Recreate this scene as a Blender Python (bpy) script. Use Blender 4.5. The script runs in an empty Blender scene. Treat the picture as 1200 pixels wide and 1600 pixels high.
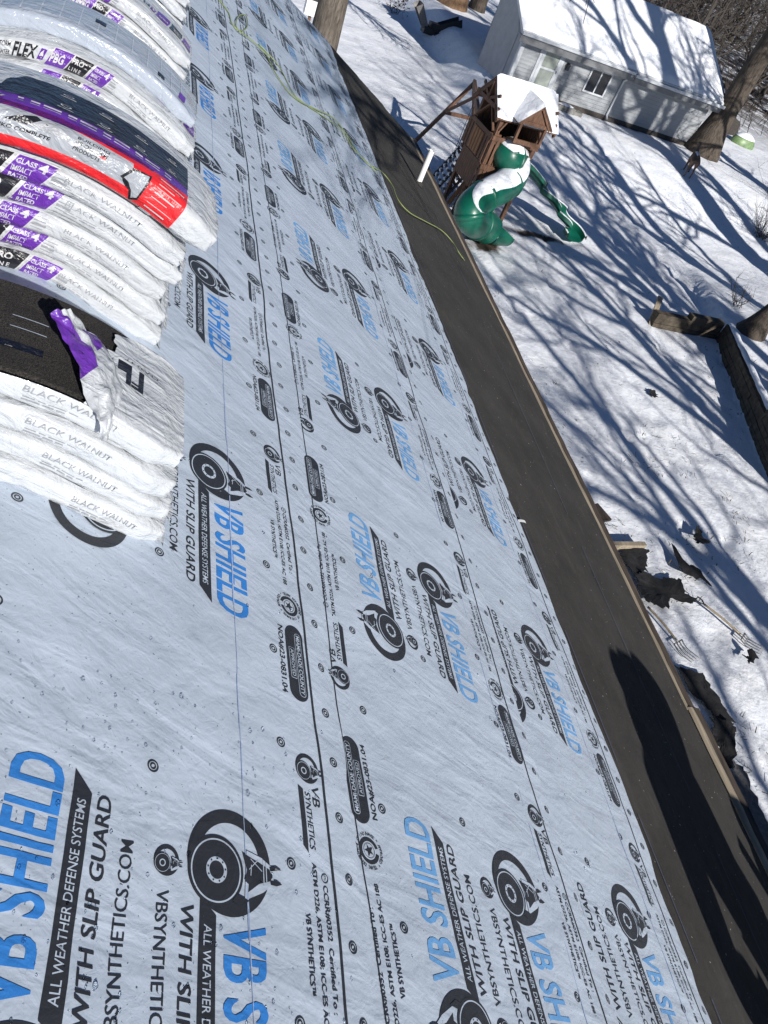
import bpy, bmesh, math, random
import numpy as np
from mathutils import Vector, Matrix
R = math.radians
scene = bpy.context.scene
COL = scene.collection
# ------------------------------------------------------------------ camera
H = 8.5                                              # camera height above the yard
W = np.array([[0.9266024, 0.11644527, 0.35755907], [-0.16929621, -0.71985767, 0.67315952],
              [0.33577788, -0.68428462, -0.6473081]])
FPX = 1220.31
SL = R(27.91)                                        # roof pitch
cd = bpy.data.cameras.new('camera'); cam = bpy.data.objects.new('camera', cd); COL.objects.link(cam)
cd.sensor_fit = 'VERTICAL'; cd.sensor_height = 24.0; cd.lens = FPX / 1600 * 24.0
cd.clip_start = 0.05; cd.clip_end = 2000
mw = Matrix.Identity(4)
for r in range(3):
    mw[r][0] = W[r, 0]; mw[r][1] = -W[r, 1]; mw[r][2] = -W[r, 2]
mw[2][3] = H
cam.matrix_world = mw
scene.camera = cam
# ------------------------------------------------------------------ world, sun, exposure
SUN_AZ, SUN_EL = 103.0, 28.0                         # azimuth the light travels to; elevation
LD = Vector((math.cos(R(SUN_AZ)) * math.cos(R(SUN_EL)), math.sin(R(SUN_AZ)) * math.cos(R(SUN_EL)), -math.sin(R(SUN_EL))))
world = bpy.data.worlds.new('World'); scene.world = world; world.use_nodes = True
nt = world.node_tree
bg = nt.nodes['Background']; sky = nt.nodes.new('ShaderNodeTexSky'); sky.sky_type = 'NISHITA'
sky.sun_disc = False; sky.sun_elevation = R(SUN_EL)
sky.sun_rotation = math.atan2(-LD.x, -LD.y)          # clockwise from +Y
sky.altitude = 2500; sky.air_density = 1.0; sky.dust_density = 0.0; sky.ozone_density = 6.0
nt.links.new(sky.outputs[0], bg.inputs[0]); bg.inputs[1].default_value = 0.05
sd = bpy.data.lights.new('sun', 'SUN'); sun = bpy.data.objects.new('sun', sd); COL.objects.link(sun)
sd.energy = 4.4; sd.angle = R(0.53); sd.color = (1.0, 0.965, 0.92)
sun.rotation_euler = LD.to_track_quat('-Z', 'Y').to_euler()
scene.view_settings.view_transform = 'Standard'; scene.view_settings.look = 'None'
scene.view_settings.exposure = 0.45; scene.view_settings.gamma = 1.0
scene.cycles.max_bounces = 6

# ------------------------------------------------------------------ helpers
rng = np.random.default_rng(7)
random.seed(7)

def ray(x, y):
    return W @ np.array([x - 600.0, y - 800.0, FPX])

def at_z(x, y, z=0.0):
    d = ray(x, y); return d * ((z - H) / d[2]) + np.array([0, 0, H])

def at_y(x, y, Y):
    d = ray(x, y); return d * (Y / d[1]) + np.array([0, 0, H])

def smooth(a, b, x):
    t = np.clip((np.asarray(x, float) - a) / (b - a), 0, 1); return t * t * (3 - 2 * t)

def _hash(ix, iy, s):
    n = (ix.astype(np.int64) * 374761393 + iy.astype(np.int64) * 668265263 + s * 974711) & 0x7fffffff
    n = ((n ^ (n >> 13)) * 1274126177) & 0x7fffffff
    return ((n ^ (n >> 16)) & 0xffff) / 65535.0

def vnoise(x, y, s=0):
    x = np.asarray(x, float); y = np.asarray(y, float)
    ix = np.floor(x); iy = np.floor(y); fx = x - ix; fy = y - iy
    fx = fx * fx * fx * (fx * (fx * 6 - 15) + 10); fy = fy * fy * fy * (fy * (fy * 6 - 15) + 10)
    a = _hash(ix, iy, s); b = _hash(ix + 1, iy, s); c = _hash(ix, iy + 1, s); d = _hash(ix + 1, iy + 1, s)
    return (a + (b - a) * fx) * (1 - fy) + (c + (d - c) * fx) * fy - 0.5

class MB:
    """collects faces, builds ONE mesh object"""
    def __init__(s): s.v = []; s.f = []; s.m = []; s.n = 0
    def add(s, verts, faces, mi=0):
        verts = np.asarray(verts, float).reshape(-1, 3); s.v.append(verts)
        for f in faces: s.f.append([i + s.n for i in f]); s.m.append(mi)
        s.n += len(verts); return s
    def grid(s, P, mi=0, closed=False, flip=False):
        """P: (n, m, 3)"""
        n, m = P.shape[:2]; fs = []
        for i in range(n - 1):
            for j in range(m if closed else m - 1):
                a = i * m + j; b = i * m + (j + 1) % m; q = [a, b, b + m, a + m]
                fs.append(q[::-1] if flip else q)
        return s.add(P.reshape(-1, 3), fs, mi)
    def box(s, c, size, ax=None, mi=0):
        """centre, full sizes, axes rows"""
        A = np.eye(3) if ax is None else np.asarray(ax, float); c = np.asarray(c, float); h = np.asarray(size, float) / 2
        vs = [c + A[0] * h[0] * i + A[1] * h[1] * j + A[2] * h[2] * k for i in (-1, 1) for j in (-1, 1) for k in (-1, 1)]
        return s.add(vs, [(0, 1, 3, 2), (4, 6, 7, 5), (0, 4, 5, 1), (2, 3, 7, 6), (0, 2, 6, 4), (1, 5, 7, 3)], mi)
    def bar(s, a, b, w, t, up=(0, 0, 1), mi=0):
        a = np.asarray(a, float); b = np.asarray(b, float); d = b - a; L = np.linalg.norm(d); d = d / L
        up = np.asarray(up, float); x = np.cross(up, d)
        if np.linalg.norm(x) < 1e-4: x = np.cross((1, 0.1, 0), d)
        x = x / np.linalg.norm(x); y = np.cross(d, x)
        return s.box((a + b) / 2, (w, t, L), (x, y, d), mi)
    def tube(s, pts, rad, n=8, mi=0, cap=True):
        pts = np.asarray(pts, float); rad = np.broadcast_to(np.asarray(rad, float), (len(pts),))
        T = np.gradient(pts, axis=0); T /= np.linalg.norm(T, axis=1)[:, None] + 1e-12
        u = np.cross(T[0], (0.13, 0.31, 0.94)); u /= np.linalg.norm(u); P = []
        th = np.linspace(0, 2 * np.pi, n, endpoint=False)
        for i in range(len(pts)):
            u = u - T[i] * (u @ T[i]); u /= np.linalg.norm(u) + 1e-12; w = np.cross(T[i], u)
            P.append(pts[i] + rad[i] * (np.outer(np.cos(th), u) + np.outer(np.sin(th), w)))
        b = s.n; s.grid(np.array(P), mi, closed=True)
        if cap:
            s.f.append([b + i for i in range(n)][::-1]); s.m.append(mi)
            e = b + (len(pts) - 1) * n; s.f.append([e + i for i in range(n)]); s.m.append(mi)
        return s
    def prism(s, poly, base, ax, thick, mi=0):
        """2-D polygon extruded: base + x*ax0 + y*ax1, thickness along ax2"""
        poly = np.asarray(poly, float); A = np.asarray(ax, float); n = len(poly)
        p = np.asarray(base, float) + poly[:, :1] * A[0] + poly[:, 1:] * A[1]
        vs = np.vstack([p, p + A[2] * thick])
        fs = [list(range(n))[::-1], [n + i for i in range(n)]] + [[i, (i + 1) % n, n + (i + 1) % n, n + i] for i in range(n)]
        return s.add(vs, fs, mi)
    def build(s, name, mats, parent=None, smooth_=False):
        me = bpy.data.meshes.new(name); V = np.vstack(s.v)
        if parent is not None: V = V - wloc(parent)
        me.from_pydata(V.tolist(), [], s.f)
        if not isinstance(mats, (list, tuple)): mats = [mats]
        for m in mats: me.materials.append(m)
        me.polygons.foreach_set('material_index', s.m)
        if smooth_ is not False: me.polygons.foreach_set('use_smooth', [True] * len(s.f))
        me.update()
        o = bpy.data.objects.new(name, me); COL.objects.link(o)
        if parent is not None: o.parent = parent
        elif False: pass
        if smooth_ not in (False, True): me.set_sharp_from_angle(angle=R(smooth_))
        return o

def wloc(o):
    p = np.zeros(3)
    while o is not None: p = p + np.array(o.location); o = o.parent
    return p

def thing(name, label, cat, loc=(0, 0, 0), group=None):
    o = bpy.data.objects.new(name, None); COL.objects.link(o); o.location = Vector([float(i) for i in loc])
    o.empty_display_size = 0.2; o['label'] = label; o['category'] = cat
    if group: o['group'] = group
    return o

def tag(o, label, cat, group=None):
    o['label'] = label; o['category'] = cat
    if group: o['group'] = group
    return o

def struct(o): o['kind'] = 'structure'; return o
def stuff(o): o['kind'] = 'stuff'; return o

def spline(pts, n):
    pts = np.asarray(pts, float); P = np.vstack([2 * pts[0] - pts[1], pts, 2 * pts[-1] - pts[-2]]); out = []
    k = len(pts) - 1
    for t in np.linspace(0, k, n):
        i = min(int(t), k - 1); f = t - i; a, b, c, d = P[i:i + 4]
        out.append(0.5 * (2 * b + (c - a) * f + (2 * a - 5 * b + 4 * c - d) * f * f + (3 * b - a - 3 * c + d) * f ** 3))
    return np.array(out)

# ------------------------------------------------------------------ materials
class NB:
    def __init__(s, name):
        s.mat = bpy.data.materials.new(name); s.mat.use_nodes = True; s.t = s.mat.node_tree
        s.b = s.t.nodes['Principled BSDF']
    def new(s, typ, **kw):
        n = s.t.nodes.new(typ)
        for k, v in kw.items():
            if k.startswith('i_'): n.inputs[k[2:].replace('_', ' ')].default_value = v
            else: setattr(n, k, v)
        return n
    def link(s, a, b): s.t.links.new(a, b)
    def coord(s, scale=(1, 1, 1), obj=True, rot=(0, 0, 0)):
        tc = s.new('ShaderNodeTexCoord'); mp = s.new('ShaderNodeMapping'); mp.inputs['Scale'].default_value = scale
        mp.inputs['Rotation'].default_value = rot
        s.link(tc.outputs['Object'], mp.inputs['Vector']); return mp.outputs[0]
    def noise(s, vec, scale, detail=4, rough=0.55, dist=0.0):
        n = s.new('ShaderNodeTexNoise'); s.link(vec, n.inputs['Vector'])
        n.inputs['Scale'].default_value = scale; n.inputs['Detail'].default_value = detail
        n.inputs['Roughness'].default_value = rough; n.inputs['Distortion'].default_value = dist; return n.outputs['Fac']
    def ramp(s, fac, stops):
        r = s.new('ShaderNodeValToRGB'); e = r.color_ramp.elements
        while len(e) < len(stops): e.new(0.5)
        for i, (p, c) in enumerate(stops):
            e[i].position = p; e[i].color = (c, c, c, 1) if not hasattr(c, '__len__') else (*c, 1)
        s.link(fac, r.inputs[0]); return r.outputs[0]
    def mix(s, fac, a, b, mode='MIX'):
        m = s.new('ShaderNodeMix', data_type='RGBA', blend_type=mode)
        for sock, val in ((m.inputs[0], fac), (m.inputs[6], a), (m.inputs[7], b)):
            if hasattr(val, 'links') or isinstance(val, bpy.types.NodeSocket): s.link(val, sock)
            elif hasattr(val, '__len__'): sock.default_value = (*val, 1)
            else: sock.default_value = val
        return m.outputs[2]
    def bump(s, h, strength=0.3, dist=0.02, prev=None):
        b = s.new('ShaderNodeBump'); b.inputs['Strength'].default_value = strength; b.inputs['Distance'].default_value = dist
        s.link(h, b.inputs['Height'])
        if prev is not None: s.link(prev, b.inputs['Normal'])
        return b.outputs[0]
    def done(s, color=None, rough=0.6, normal=None, spec=0.5, metal=0.0, coat=0.0, **kw):
        b = s.b
        if color is not None:
            if isinstance(color, bpy.types.NodeSocket): s.link(color, b.inputs['Base Color'])
            else: b.inputs['Base Color'].default_value = (*color, 1)
        if isinstance(rough, bpy.types.NodeSocket): s.link(rough, b.inputs['Roughness'])
        else: b.inputs['Roughness'].default_value = rough
        if normal is not None: s.link(normal, b.inputs['Normal'])
        b.inputs['Specular IOR Level'].default_value = spec; b.inputs['Metallic'].default_value = metal
        b.inputs['Coat Weight'].default_value = coat
        for k, v in kw.items(): b.inputs[k.replace('_', ' ')].default_value = v
        return s.mat

def simple(name, col, rough=0.6, var=0.25, scale=8.0, bump=0.15, bdist=0.01, spec=0.5, stretch=(1, 1, 1), metal=0, coat=0, fine=60):
    n = NB(name); v = n.coord(stretch); a = n.noise(v, scale, 5, 0.6); b = n.noise(v, fine, 3)
    lo = tuple(c * (1 - var) for c in col); hi = tuple(min(1, c * (1 + var)) for c in col)
    c = n.ramp(a, [(0.3, lo), (0.7, hi)])
    nb = n.bump(b, bump, bdist); nb = n.bump(a, bump, bdist * 3, nb)
    return n.done(c, rough, nb, spec, metal, coat)

def membrane(name, col, rough, spec, dirt=0.0):
    """woven roofing membrane: fine crumple shared by the print on it"""
    n = NB(name); v = n.coord()
    cr = n.noise(v, 22, 4, 0.6, 0.6); fine = n.noise(v, 75, 3, 0.55)
    vr = n.coord(rot=(0, 0, R(17))); mp = n.new('ShaderNodeMapping'); mp.inputs['Scale'].default_value = (0.36, 1, 0.36); n.link(vr, mp.inputs['Vector'])
    st = n.noise(mp.outputs[0], 17, 3, 0.45, 1.2); st2 = n.noise(mp.outputs[0], 7, 3, 0.5, 1.2); pm = n.ramp(n.noise(v, 1.6, 3), [(0.38, 0.15), (0.62, 1.0)])
    st = n.mix(1.0, st, pm, 'MULTIPLY')
    nb = n.bump(cr, 0.24, 0.012); nb = n.bump(st, 0.22, 0.018, nb); nb = n.bump(st2, 0.26, 0.03, nb); nb = n.bump(fine, 0.14, 0.003, nb)
    big = n.noise(v, 3.0, 5, 0.6)
    c = n.mix(n.ramp(big, [(0.35, 0.0), (0.7, 1.0)]), tuple(x * 0.93 for x in col), tuple(min(1, x * 1.05) for x in col))
    if dirt:
        sp = n.noise(v, 140, 2, 0.5); m = n.ramp(sp, [(0.70, 0.0), (0.74, 1.0)])
        pt = n.ramp(n.noise(v, 2.2, 3), [(0.45, 0.0), (0.6, 1.0)])
        k = n.mix(1.0, m, pt, 'MULTIPLY')
        c = n.mix(k, c, (0.09, 0.09, 0.10))
    if dirt:                                             # boot scuffs and dusty smudges
        sm = n.noise(n.coord((1.0, 0.45, 1.0), rot=(0, 0, R(35))), 4.5, 6, 0.7, 0.9)
        c = n.mix(n.ramp(sm, [(0.57, 0.0), (0.75, 0.24)]), c, (0.23, 0.25, 0.28))
    r = n.ramp(big, [(0.3, rough - 0.06), (0.7, rough + 0.06)])
    return n.done(c, r, nb, spec)

M_SHEET = membrane('grey_membrane', (0.44, 0.505, 0.588), 0.44, 0.5, 0.6)
M_INK = membrane('dark_ink', (0.026, 0.029, 0.036), 0.5, 0.4)
M_BLUE = membrane('blue_ink', (0.035, 0.20, 0.56), 0.5, 0.4)
M_LBLUE = membrane('pale_blue_ink', (0.135, 0.33, 0.61), 0.5, 0.4)
M_CHALK = membrane('blue_chalk', (0.335, 0.42, 0.60), 0.85, 0.2); M_CHALKF = membrane('blue_chalk_on_felt', (0.085, 0.095, 0.16), 0.9, 0.1)

def felt_mat():
    n = NB('black_felt'); v = n.coord(); a = n.noise(v, 2.5, 6, 0.65); b = n.noise(v, 260, 2); g = n.noise(v, 24, 4)
    c = n.ramp(a, [(0.3, (0.036, 0.0345, 0.032)), (0.7, (0.056, 0.0535, 0.050))])
    sc = n.noise(n.coord((2.2, 0.35, 1.0), rot=(0, 0, R(12))), 5, 6, 0.75, 0.6)          # dusty scuffs and footprints
    c = n.mix(n.ramp(sc, [(0.55, 0.0), (0.80, 0.7)]), c, (0.085, 0.078, 0.068))
    sp = n.ramp(n.noise(v, 60, 2, 0.4), [(0.750, 0.0), (0.770, 1.0)])
    c = n.mix(sp, c, (0.35, 0.33, 0.30))
    w = n.noise(n.coord((1.0, 0.4, 1.0), rot=(0, 0, R(-25))), 9, 4, 0.55, 0.8)
    nb = n.bump(b, 0.45, 0.003); nb = n.bump(g, 0.25, 0.01, nb); nb = n.bump(w, 0.35, 0.02, nb)
    return n.done(c, 0.95, nb, 0.12)
M_FELT = felt_mat()

def snow_mat(name='snow', specks=True):
    n = NB(name); v = n.coord(); a = n.noise(v, 1.3, 6, 0.6); b = n.noise(v, 9, 5, 0.6); f = n.noise(v, 90, 3)
    c = n.ramp(a, [(0.3, (0.76, 0.79, 0.84)), (0.65, (0.86, 0.87, 0.89))])
    if specks:
        pv = n.coord((1.0, 0.55, 1.0)); s1 = n.noise(pv, 11, 2, 0.5); s2 = n.noise(v, 0.45, 3)
        m = n.mix(1.0, n.ramp(s1, [(0.70, 0.0), (0.735, 1.0)]), n.ramp(s2, [(0.42, 0.0), (0.62, 1.0)]), 'MULTIPLY')
        c = n.mix(m, c, (0.16, 0.14, 0.11))
    nb = n.bump(a, 0.35, 0.25); nb = n.bump(b, 0.35, 0.06, nb); nb = n.bump(f, 0.25, 0.01, nb)
    return n.done(c, 0.75, nb, 0.3)
M_SNOW = snow_mat(); M_SNOWC = snow_mat('clean_snow', False)

def plastic(name, col, rough=0.25, crease=0.6):
    n = NB(name); v = n.coord(); vr = n.coord(rot=(0, R(-27.9), 0))
    mp = n.new('ShaderNodeMapping'); mp.inputs['Scale'].default_value = (0.14, 1, 1); n.link(vr, mp.inputs['Vector']); vs = mp.outputs[0]
    a = n.noise(vs, 55, 4, 0.6, 0.7); b = n.noise(v, 13, 4, 0.6, 0.6); a2 = n.noise(vs, 22, 3, 0.5, 1.2)
    f = n.noise(v, 120, 2)
    nb = n.bump(b, crease * 0.9, 0.03); nb = n.bump(a2, crease * 0.75, 0.02, nb); nb = n.bump(a, crease * 0.35, 0.008, nb); nb = n.bump(f, 0.1, 0.002, nb)
    return n.done(col, rough, nb, 0.5, coat=0.35)
M_WRAP = plastic('white_wrap', (0.48, 0.50, 0.52)); M_PURP = plastic('purple_print', (0.115, 0.028, 0.30), 0.35)
M_BLK = plastic('black_print', (0.014, 0.014, 0.018), 0.3); M_RED = plastic('red_print', (0.62, 0.02, 0.025), 0.35)
M_GREY = plastic('grey_print', (0.27, 0.28, 0.30), 0.4); M_SILV = plastic('silver_print', (0.30, 0.32, 0.35), 0.35)
M_WHT = plastic('white_print', (0.52, 0.52, 0.52), 0.35); M_CLEAR = plastic('hazy_film', (0.36, 0.40, 0.46), 0.12, 0.5)
M_FILMMARK = plastic('film_mark', (0.50, 0.54, 0.60), 0.2, 0.4)

def shingle_mat():
    n = NB('shingle_grit'); v = n.coord(); a = n.noise(v, 420, 2, 0.6); b = n.noise(v, 14, 3)
    c = n.mix(n.ramp(a, [(0.42, 0.0), (0.62, 1.0)]), (0.010, 0.010, 0.010), (0.075, 0.068, 0.060))
    c = n.mix(n.ramp(b, [(0.35, 0.0), (0.7, 0.6)]), c, (0.012, 0.012, 0.012))
    return n.done(c, 0.9, n.bump(a, 0.6, 0.004), 0.25)
M_SHINGLE = shingle_mat()
M_PLY = simple('plywood', (0.42, 0.30, 0.18), 0.8, 0.2, 3, 0.2, 0.004, stretch=(1, 8, 8))
M_BOARD = simple('weathered_pine', (0.30, 0.25, 0.18), 0.8, 0.40, 5, 0.3, 0.004, stretch=(6, 0.6, 6))
M_BOARDB = simple('dirty_wood_edge', (0.06, 0.045, 0.034), 0.85, 0.6, 6, 0.3, 0.004, stretch=(6, 0.7, 6))
M_CEDAR = simple('cedar', (0.12, 0.06, 0.034), 0.7, 0.5, 6, 0.3, 0.006, stretch=(5, 5, 0.7))
M_CEDARL = simple('pale_cedar', (0.26, 0.125, 0.05), 0.7, 0.3, 6, 0.3, 0.006, stretch=(5, 5, 0.7))
M_DARKW = simple('dark_wet_wood', (0.040, 0.032, 0.027), 0.8, 0.45, 5, 0.3, 0.01, stretch=(2, 2, 5))
M_GREEN = simple('green_plastic', (0.003, 0.095, 0.058), 0.36, 0.2, 3, 0.03, 0.003, coat=0.1)
M_WHITEP = simple('white_pvc', (0.78, 0.78, 0.76), 0.4, 0.04, 5, 0.05)
M_WHITET = simple('white_trim', (0.50, 0.52, 0.54), 0.5, 0.06, 4, 0.05)
M_GLASSD = simple('dark_window', (0.015, 0.016, 0.02), 0.08, 0.3, 2, 0.0, spec=0.8)
M_STORM = simple('storm_glass', (0.30, 0.33, 0.29), 0.15, 0.25, 1.2, 0.03, spec=0.7)
M_DARK = simple('dark_metal', (0.02, 0.021, 0.024), 0.45, 0.3, 10, 0.1)
M_STEEL = simple('worn_steel', (0.22, 0.21, 0.20), 0.45, 0.3, 20, 0.1, metal=0.6)
M_HANDLE = simple('ash_handle', (0.30, 0.24, 0.16), 0.7, 0.3, 12, 0.1)
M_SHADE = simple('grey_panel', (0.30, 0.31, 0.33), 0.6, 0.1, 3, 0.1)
M_FOUND = simple('foundation', (0.05, 0.042, 0.038), 0.9, 0.4, 6, 0.3)
M_HOSE = simple('lime_cord', (0.22, 0.27, 0.09), 0.5, 0.1, 10, 0.1)
M_DEER = simple('deer_brown', (0.13, 0.085, 0.06), 0.8, 0.4, 12, 0.2)
M_LIME = simple('pale_green_plastic', (0.15, 0.23, 0.10), 0.45, 0.4, 4, 0.1)
M_STONE = simple('grey_stone', (0.20, 0.195, 0.18), 0.9, 0.35, 8, 0.5, 0.03)
M_TWIG = simple('twig_bark', (0.052, 0.044, 0.038), 0.9, 0.3, 20, 0.2)
M_LEAF = simple('dry_leaves', (0.12, 0.06, 0.04), 0.9, 0.4, 20, 0.2)
M_SKIN = simple('skin', (0.45, 0.26, 0.18), 0.55, 0.08, 20, 0.05)
M_JACKET = simple('work_jacket', (0.05, 0.055, 0.07), 0.85, 0.2, 12, 0.2)
M_JEANS = simple('work_jeans', (0.06, 0.075, 0.12), 0.9, 0.2, 30, 0.2)
M_BOOT = simple('boot_leather', (0.11, 0.06, 0.03), 0.6, 0.2, 30, 0.2)
M_SHNG2 = simple('grey_shingle', (0.14, 0.14, 0.14), 0.9, 0.35, 16, 0.4, 0.01)
M_BRICK = None

def bark_mat(name, col):
    n = NB(name); v = n.coord((3.0, 3.0, 0.45)); a = n.noise(v, 5, 5, 0.65, 0.8); b = n.noise(n.coord(), 3, 4)
    c = n.ramp(a, [(0.33, tuple(x * 0.35 for x in col)), (0.62, tuple(x * 1.25 for x in col))])
    c = n.mix(n.ramp(b, [(0.4, 0.0), (0.7, 0.6)]), c, tuple(x * 0.6 for x in col))
    return n.done(c, 0.95, n.bump(a, 0.9, 0.05), 0.2)
M_BARK = bark_mat('grey_brown_bark', (0.10, 0.082, 0.066)); M_BARK2 = bark_mat('brown_bark', (0.20, 0.125, 0.075))
M_BARKL = bark_mat('pale_bark', (0.15, 0.128, 0.105))

def wall_block():
    n = NB('timber_wall'); v = n.coord(); w = n.new('ShaderNodeTexBrick'); mp = n.coord((1, 1, 1))
    a = n.noise(v, 6, 5, 0.6)
    c = n.ramp(a, [(0.3, (0.05, 0.043, 0.034)), (0.7, (0.14, 0.115, 0.085))])
    return n.done(c, 0.9, n.bump(a, 0.6, 0.03), 0.2)
M_WALL = wall_block()

def siding_mat():
    n = NB('white_siding'); tc = n.new('ShaderNodeTexCoord'); sp = n.new('ShaderNodeSeparateXYZ'); n.link(tc.outputs['Object'], sp.inputs[0])
    m = n.new('ShaderNodeMath', operation='MULTIPLY'); n.link(sp.outputs['Z'], m.inputs[0]); m.inputs[1].default_value = 1 / 0.15
    fr = n.new('ShaderNodeMath', operation='FRACT'); n.link(m.outputs[0], fr.inputs[0])
    v = n.coord(); a = n.noise(v, 2, 4)
    c = n.ramp(a, [(0.3, (0.27, 0.285, 0.30)), (0.7, (0.33, 0.34, 0.35))])
    return n.done(c, 0.55, n.bump(fr.outputs[0], 0.9, 0.03), 0.4)
M_SIDING = siding_mat()

# ------------------------------------------------------------------ roof frame: u down the slope, v along the eave
NX, NZ = math.sin(SL), math.cos(SL); SX, SZ = math.cos(SL), -math.sin(SL)
HR = 1.28                                            # camera's distance from the roof plane
UB, RB = 0.56, 0.42                                  # where the slope starts to turn over the ridge, and its radius
EAVE_U, RAKE_V = 4.80, 11.25

def roofpt(u, v, h):
    """roof coordinates -> world, following the slope over the ridge"""
    u = np.asarray(u, float); v = np.asarray(v, float); h = np.asarray(h, float)
    x0 = -HR * NX + UB * SX; z0 = H - HR * NZ + UB * SZ
    cx = x0 - RB * NX; cz = z0 - RB * NZ
    t = UB - u
    ang = np.clip(t / (RB + 0.5 * np.maximum(h, 0)), 0, 2 * SL)
    over = np.maximum(t - 2 * SL * (RB + 0.5 * np.maximum(h, 0)), 0)
    a = SL - ang                                     # angle of the normal from vertical, towards +x
    nx, nz = np.sin(a), np.cos(a)
    x = cx + (RB + h) * nx; z = cz + (RB + h) * nz
    down = np.maximum(u - UB, 0)
    x = x + down * SX - over * SX; z = z + down * SZ + over * SZ
    return np.stack(np.broadcast_arrays(x, v, z), -1)

# ------------------------------------------------------------------ ground
def gz(x, y):
    x = np.asarray(x, float); y = np.asarray(y, float)
    rise = 1.02 * smooth(25.5, 33.0, y - 0.1 * (x - 18)) * smooth(12.9, 14.6, x)
    rise = rise + 1.2 * smooth(42, 75, y) * smooth(10, 30, x)
    # terrace held by the timber wall on the right
    b = (x - 17.38) * 6.49 - (y - 18.24) * 2.15     # right of wall line B
    d1 = b / 6.84
    d2 = y - 18.35
    ter = 0.5 * smooth(0.05, 0.25, d1) * smooth(6.0, 0.0, y - 18.24 - 0.25 * (x - 17.4)) * smooth(0, 1, x)
    return rise + ter

def hit(x, y, dz=0.0):
    d = ray(x, y); z = 0.0
    for _ in range(30):
        k = (z + dz - H) / d[2]; p = d * k; z = 0.6 * z + 0.4 * float(gz(p[0], p[1]))
    return np.array([p[0], p[1], z])

xs = np.concatenate([[-400, -200, -100, -50, -20, -8, -3, 0], np.arange(2, 34, 0.2), np.arange(34, 60, 1.0), [65, 75, 90, 120, 200, 400]])
ys = np.concatenate([[-400, -200, -100, -50, -25, -12, -6, -3, 0], np.arange(1.5, 46, 0.2), np.arange(46, 80, 1.0), [85, 95, 110, 140, 200, 400]])
X, Y = np.meshgrid(xs, ys, indexing='ij')
Z = gz(X, Y) + 0.05 * vnoise(X * 0.7, Y * 0.7, 3) + 0.035 * vnoise(X * 2.1, Y * 2.1, 4) + 0.02 * vnoise(X * 4.7, Y * 4.7, 5)
foot = rng.random((160, 2))
for i in range(150):                                 # footprints
    fx, fy = 9.5 + 9 * foot[i, 0], 4 + 34 * foot[i, 1]
    Z -= 0.10 * np.exp(-(((X - fx) ** 2 * 1.6 + (Y - fy) ** 2 * .8) / 0.035) ** 2)

def ground_mat():
    n = NB('snowy_ground'); v = n.coord(); a = n.noise(v, 1.3, 6, 0.6); b = n.noise(v, 8, 5, 0.6); f = n.noise(v, 70, 3)
    c = n.ramp(a, [(0.3, (0.77, 0.80, 0.85)), (0.65, (0.87, 0.88, 0.90))])
    pv = n.coord((1.0, 0.5, 1.0), rot=(0, 0, R(20))); s1 = n.noise(pv, 10, 3, 0.6); s2 = n.noise(v, 0.35, 4)
    m = n.mix(1.0, n.ramp(s1, [(0.655, 0.0), (0.70, 0.85)]), n.ramp(s2, [(0.42, 0.0), (0.60, 1.0)]), 'MULTIPLY')
    c = n.mix(m, c, (0.17, 0.15, 0.12))
    # leaf litter showing through far under the trees and bare earth under the slides
    tc = n.new('ShaderNodeTexCoord'); sp = n.new('ShaderNodeSeparateXYZ'); n.link(tc.outputs['Object'], sp.inputs[0])
    mr = n.new('ShaderNodeMapRange'); n.link(sp.outputs['Y'], mr.inputs[0]); mr.inputs[1].default_value = 40; mr.inputs[2].default_value = 52
    mx = n.new('ShaderNodeMapRange'); n.link(sp.outputs['X'], mx.inputs[0]); mx.inputs[1].default_value = 20; mx.inputs[2].default_value = 30
    far = n.mix(1.0, mr.outputs[0], mx.outputs[0], 'MULTIPLY')
    lit = n.mix(1.0, far, n.ramp(n.noise(v, 0.9, 6, 0.7), [(0.40, 0.0), (0.5, 1.0)]), 'MULTIPLY')
    c = n.mix(lit, c, (0.06, 0.045, 0.035))
    for (px, py, sx, sy, ang) in BARE:
        mp = n.new('ShaderNodeMapping'); mp.vector_type = 'TEXTURE'; n.link(tc.outputs['Object'], mp.inputs[0])
        mp.inputs['Location'].default_value = (px, py, 0); mp.inputs['Rotation'].default_value = (0, 0, R(ang)); mp.inputs['Scale'].default_value = (sx, sy, 1000)
        ln = n.new('ShaderNodeVectorMath', operation='LENGTH'); n.link(mp.outputs[0], ln.inputs[0])
        ad = n.new('ShaderNodeMath', operation='MULTIPLY_ADD'); n.link(n.noise(v, 2.2, 5, 0.65), ad.inputs[0]); ad.inputs[1].default_value = 1.6; n.link(ln.outputs[1], ad.inputs[2])
        c = n.mix(n.ramp(n_sub(n, ad.outputs[0], 1.15), [(0.0, 1.0), (0.45, 0.0)]), c, (0.075, 0.056, 0.042))
    nb = n.bump(a, 0.35, 0.25); nb = n.bump(b, 0.28, 0.06, nb); nb = n.bump(f, 0.10, 0.01, nb)
    return n.done(c, 0.75, nb, 0.3)

def n_sub(n, sock, k):
    m = n.new('ShaderNodeMath', operation='SUBTRACT'); n.link(sock, m.inputs[0]); m.inputs[1].default_value = k; return m.outputs[0]
BARE = [(10.0, 20.6, 0.9, 0.75, 20), (12.4, 22.4, 2.0, 0.30, 5)]
g_ = MB().grid(np.stack([X, Y, Z], -1)).build('ground', ground_mat(), None, True)
struct(g_)

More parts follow.
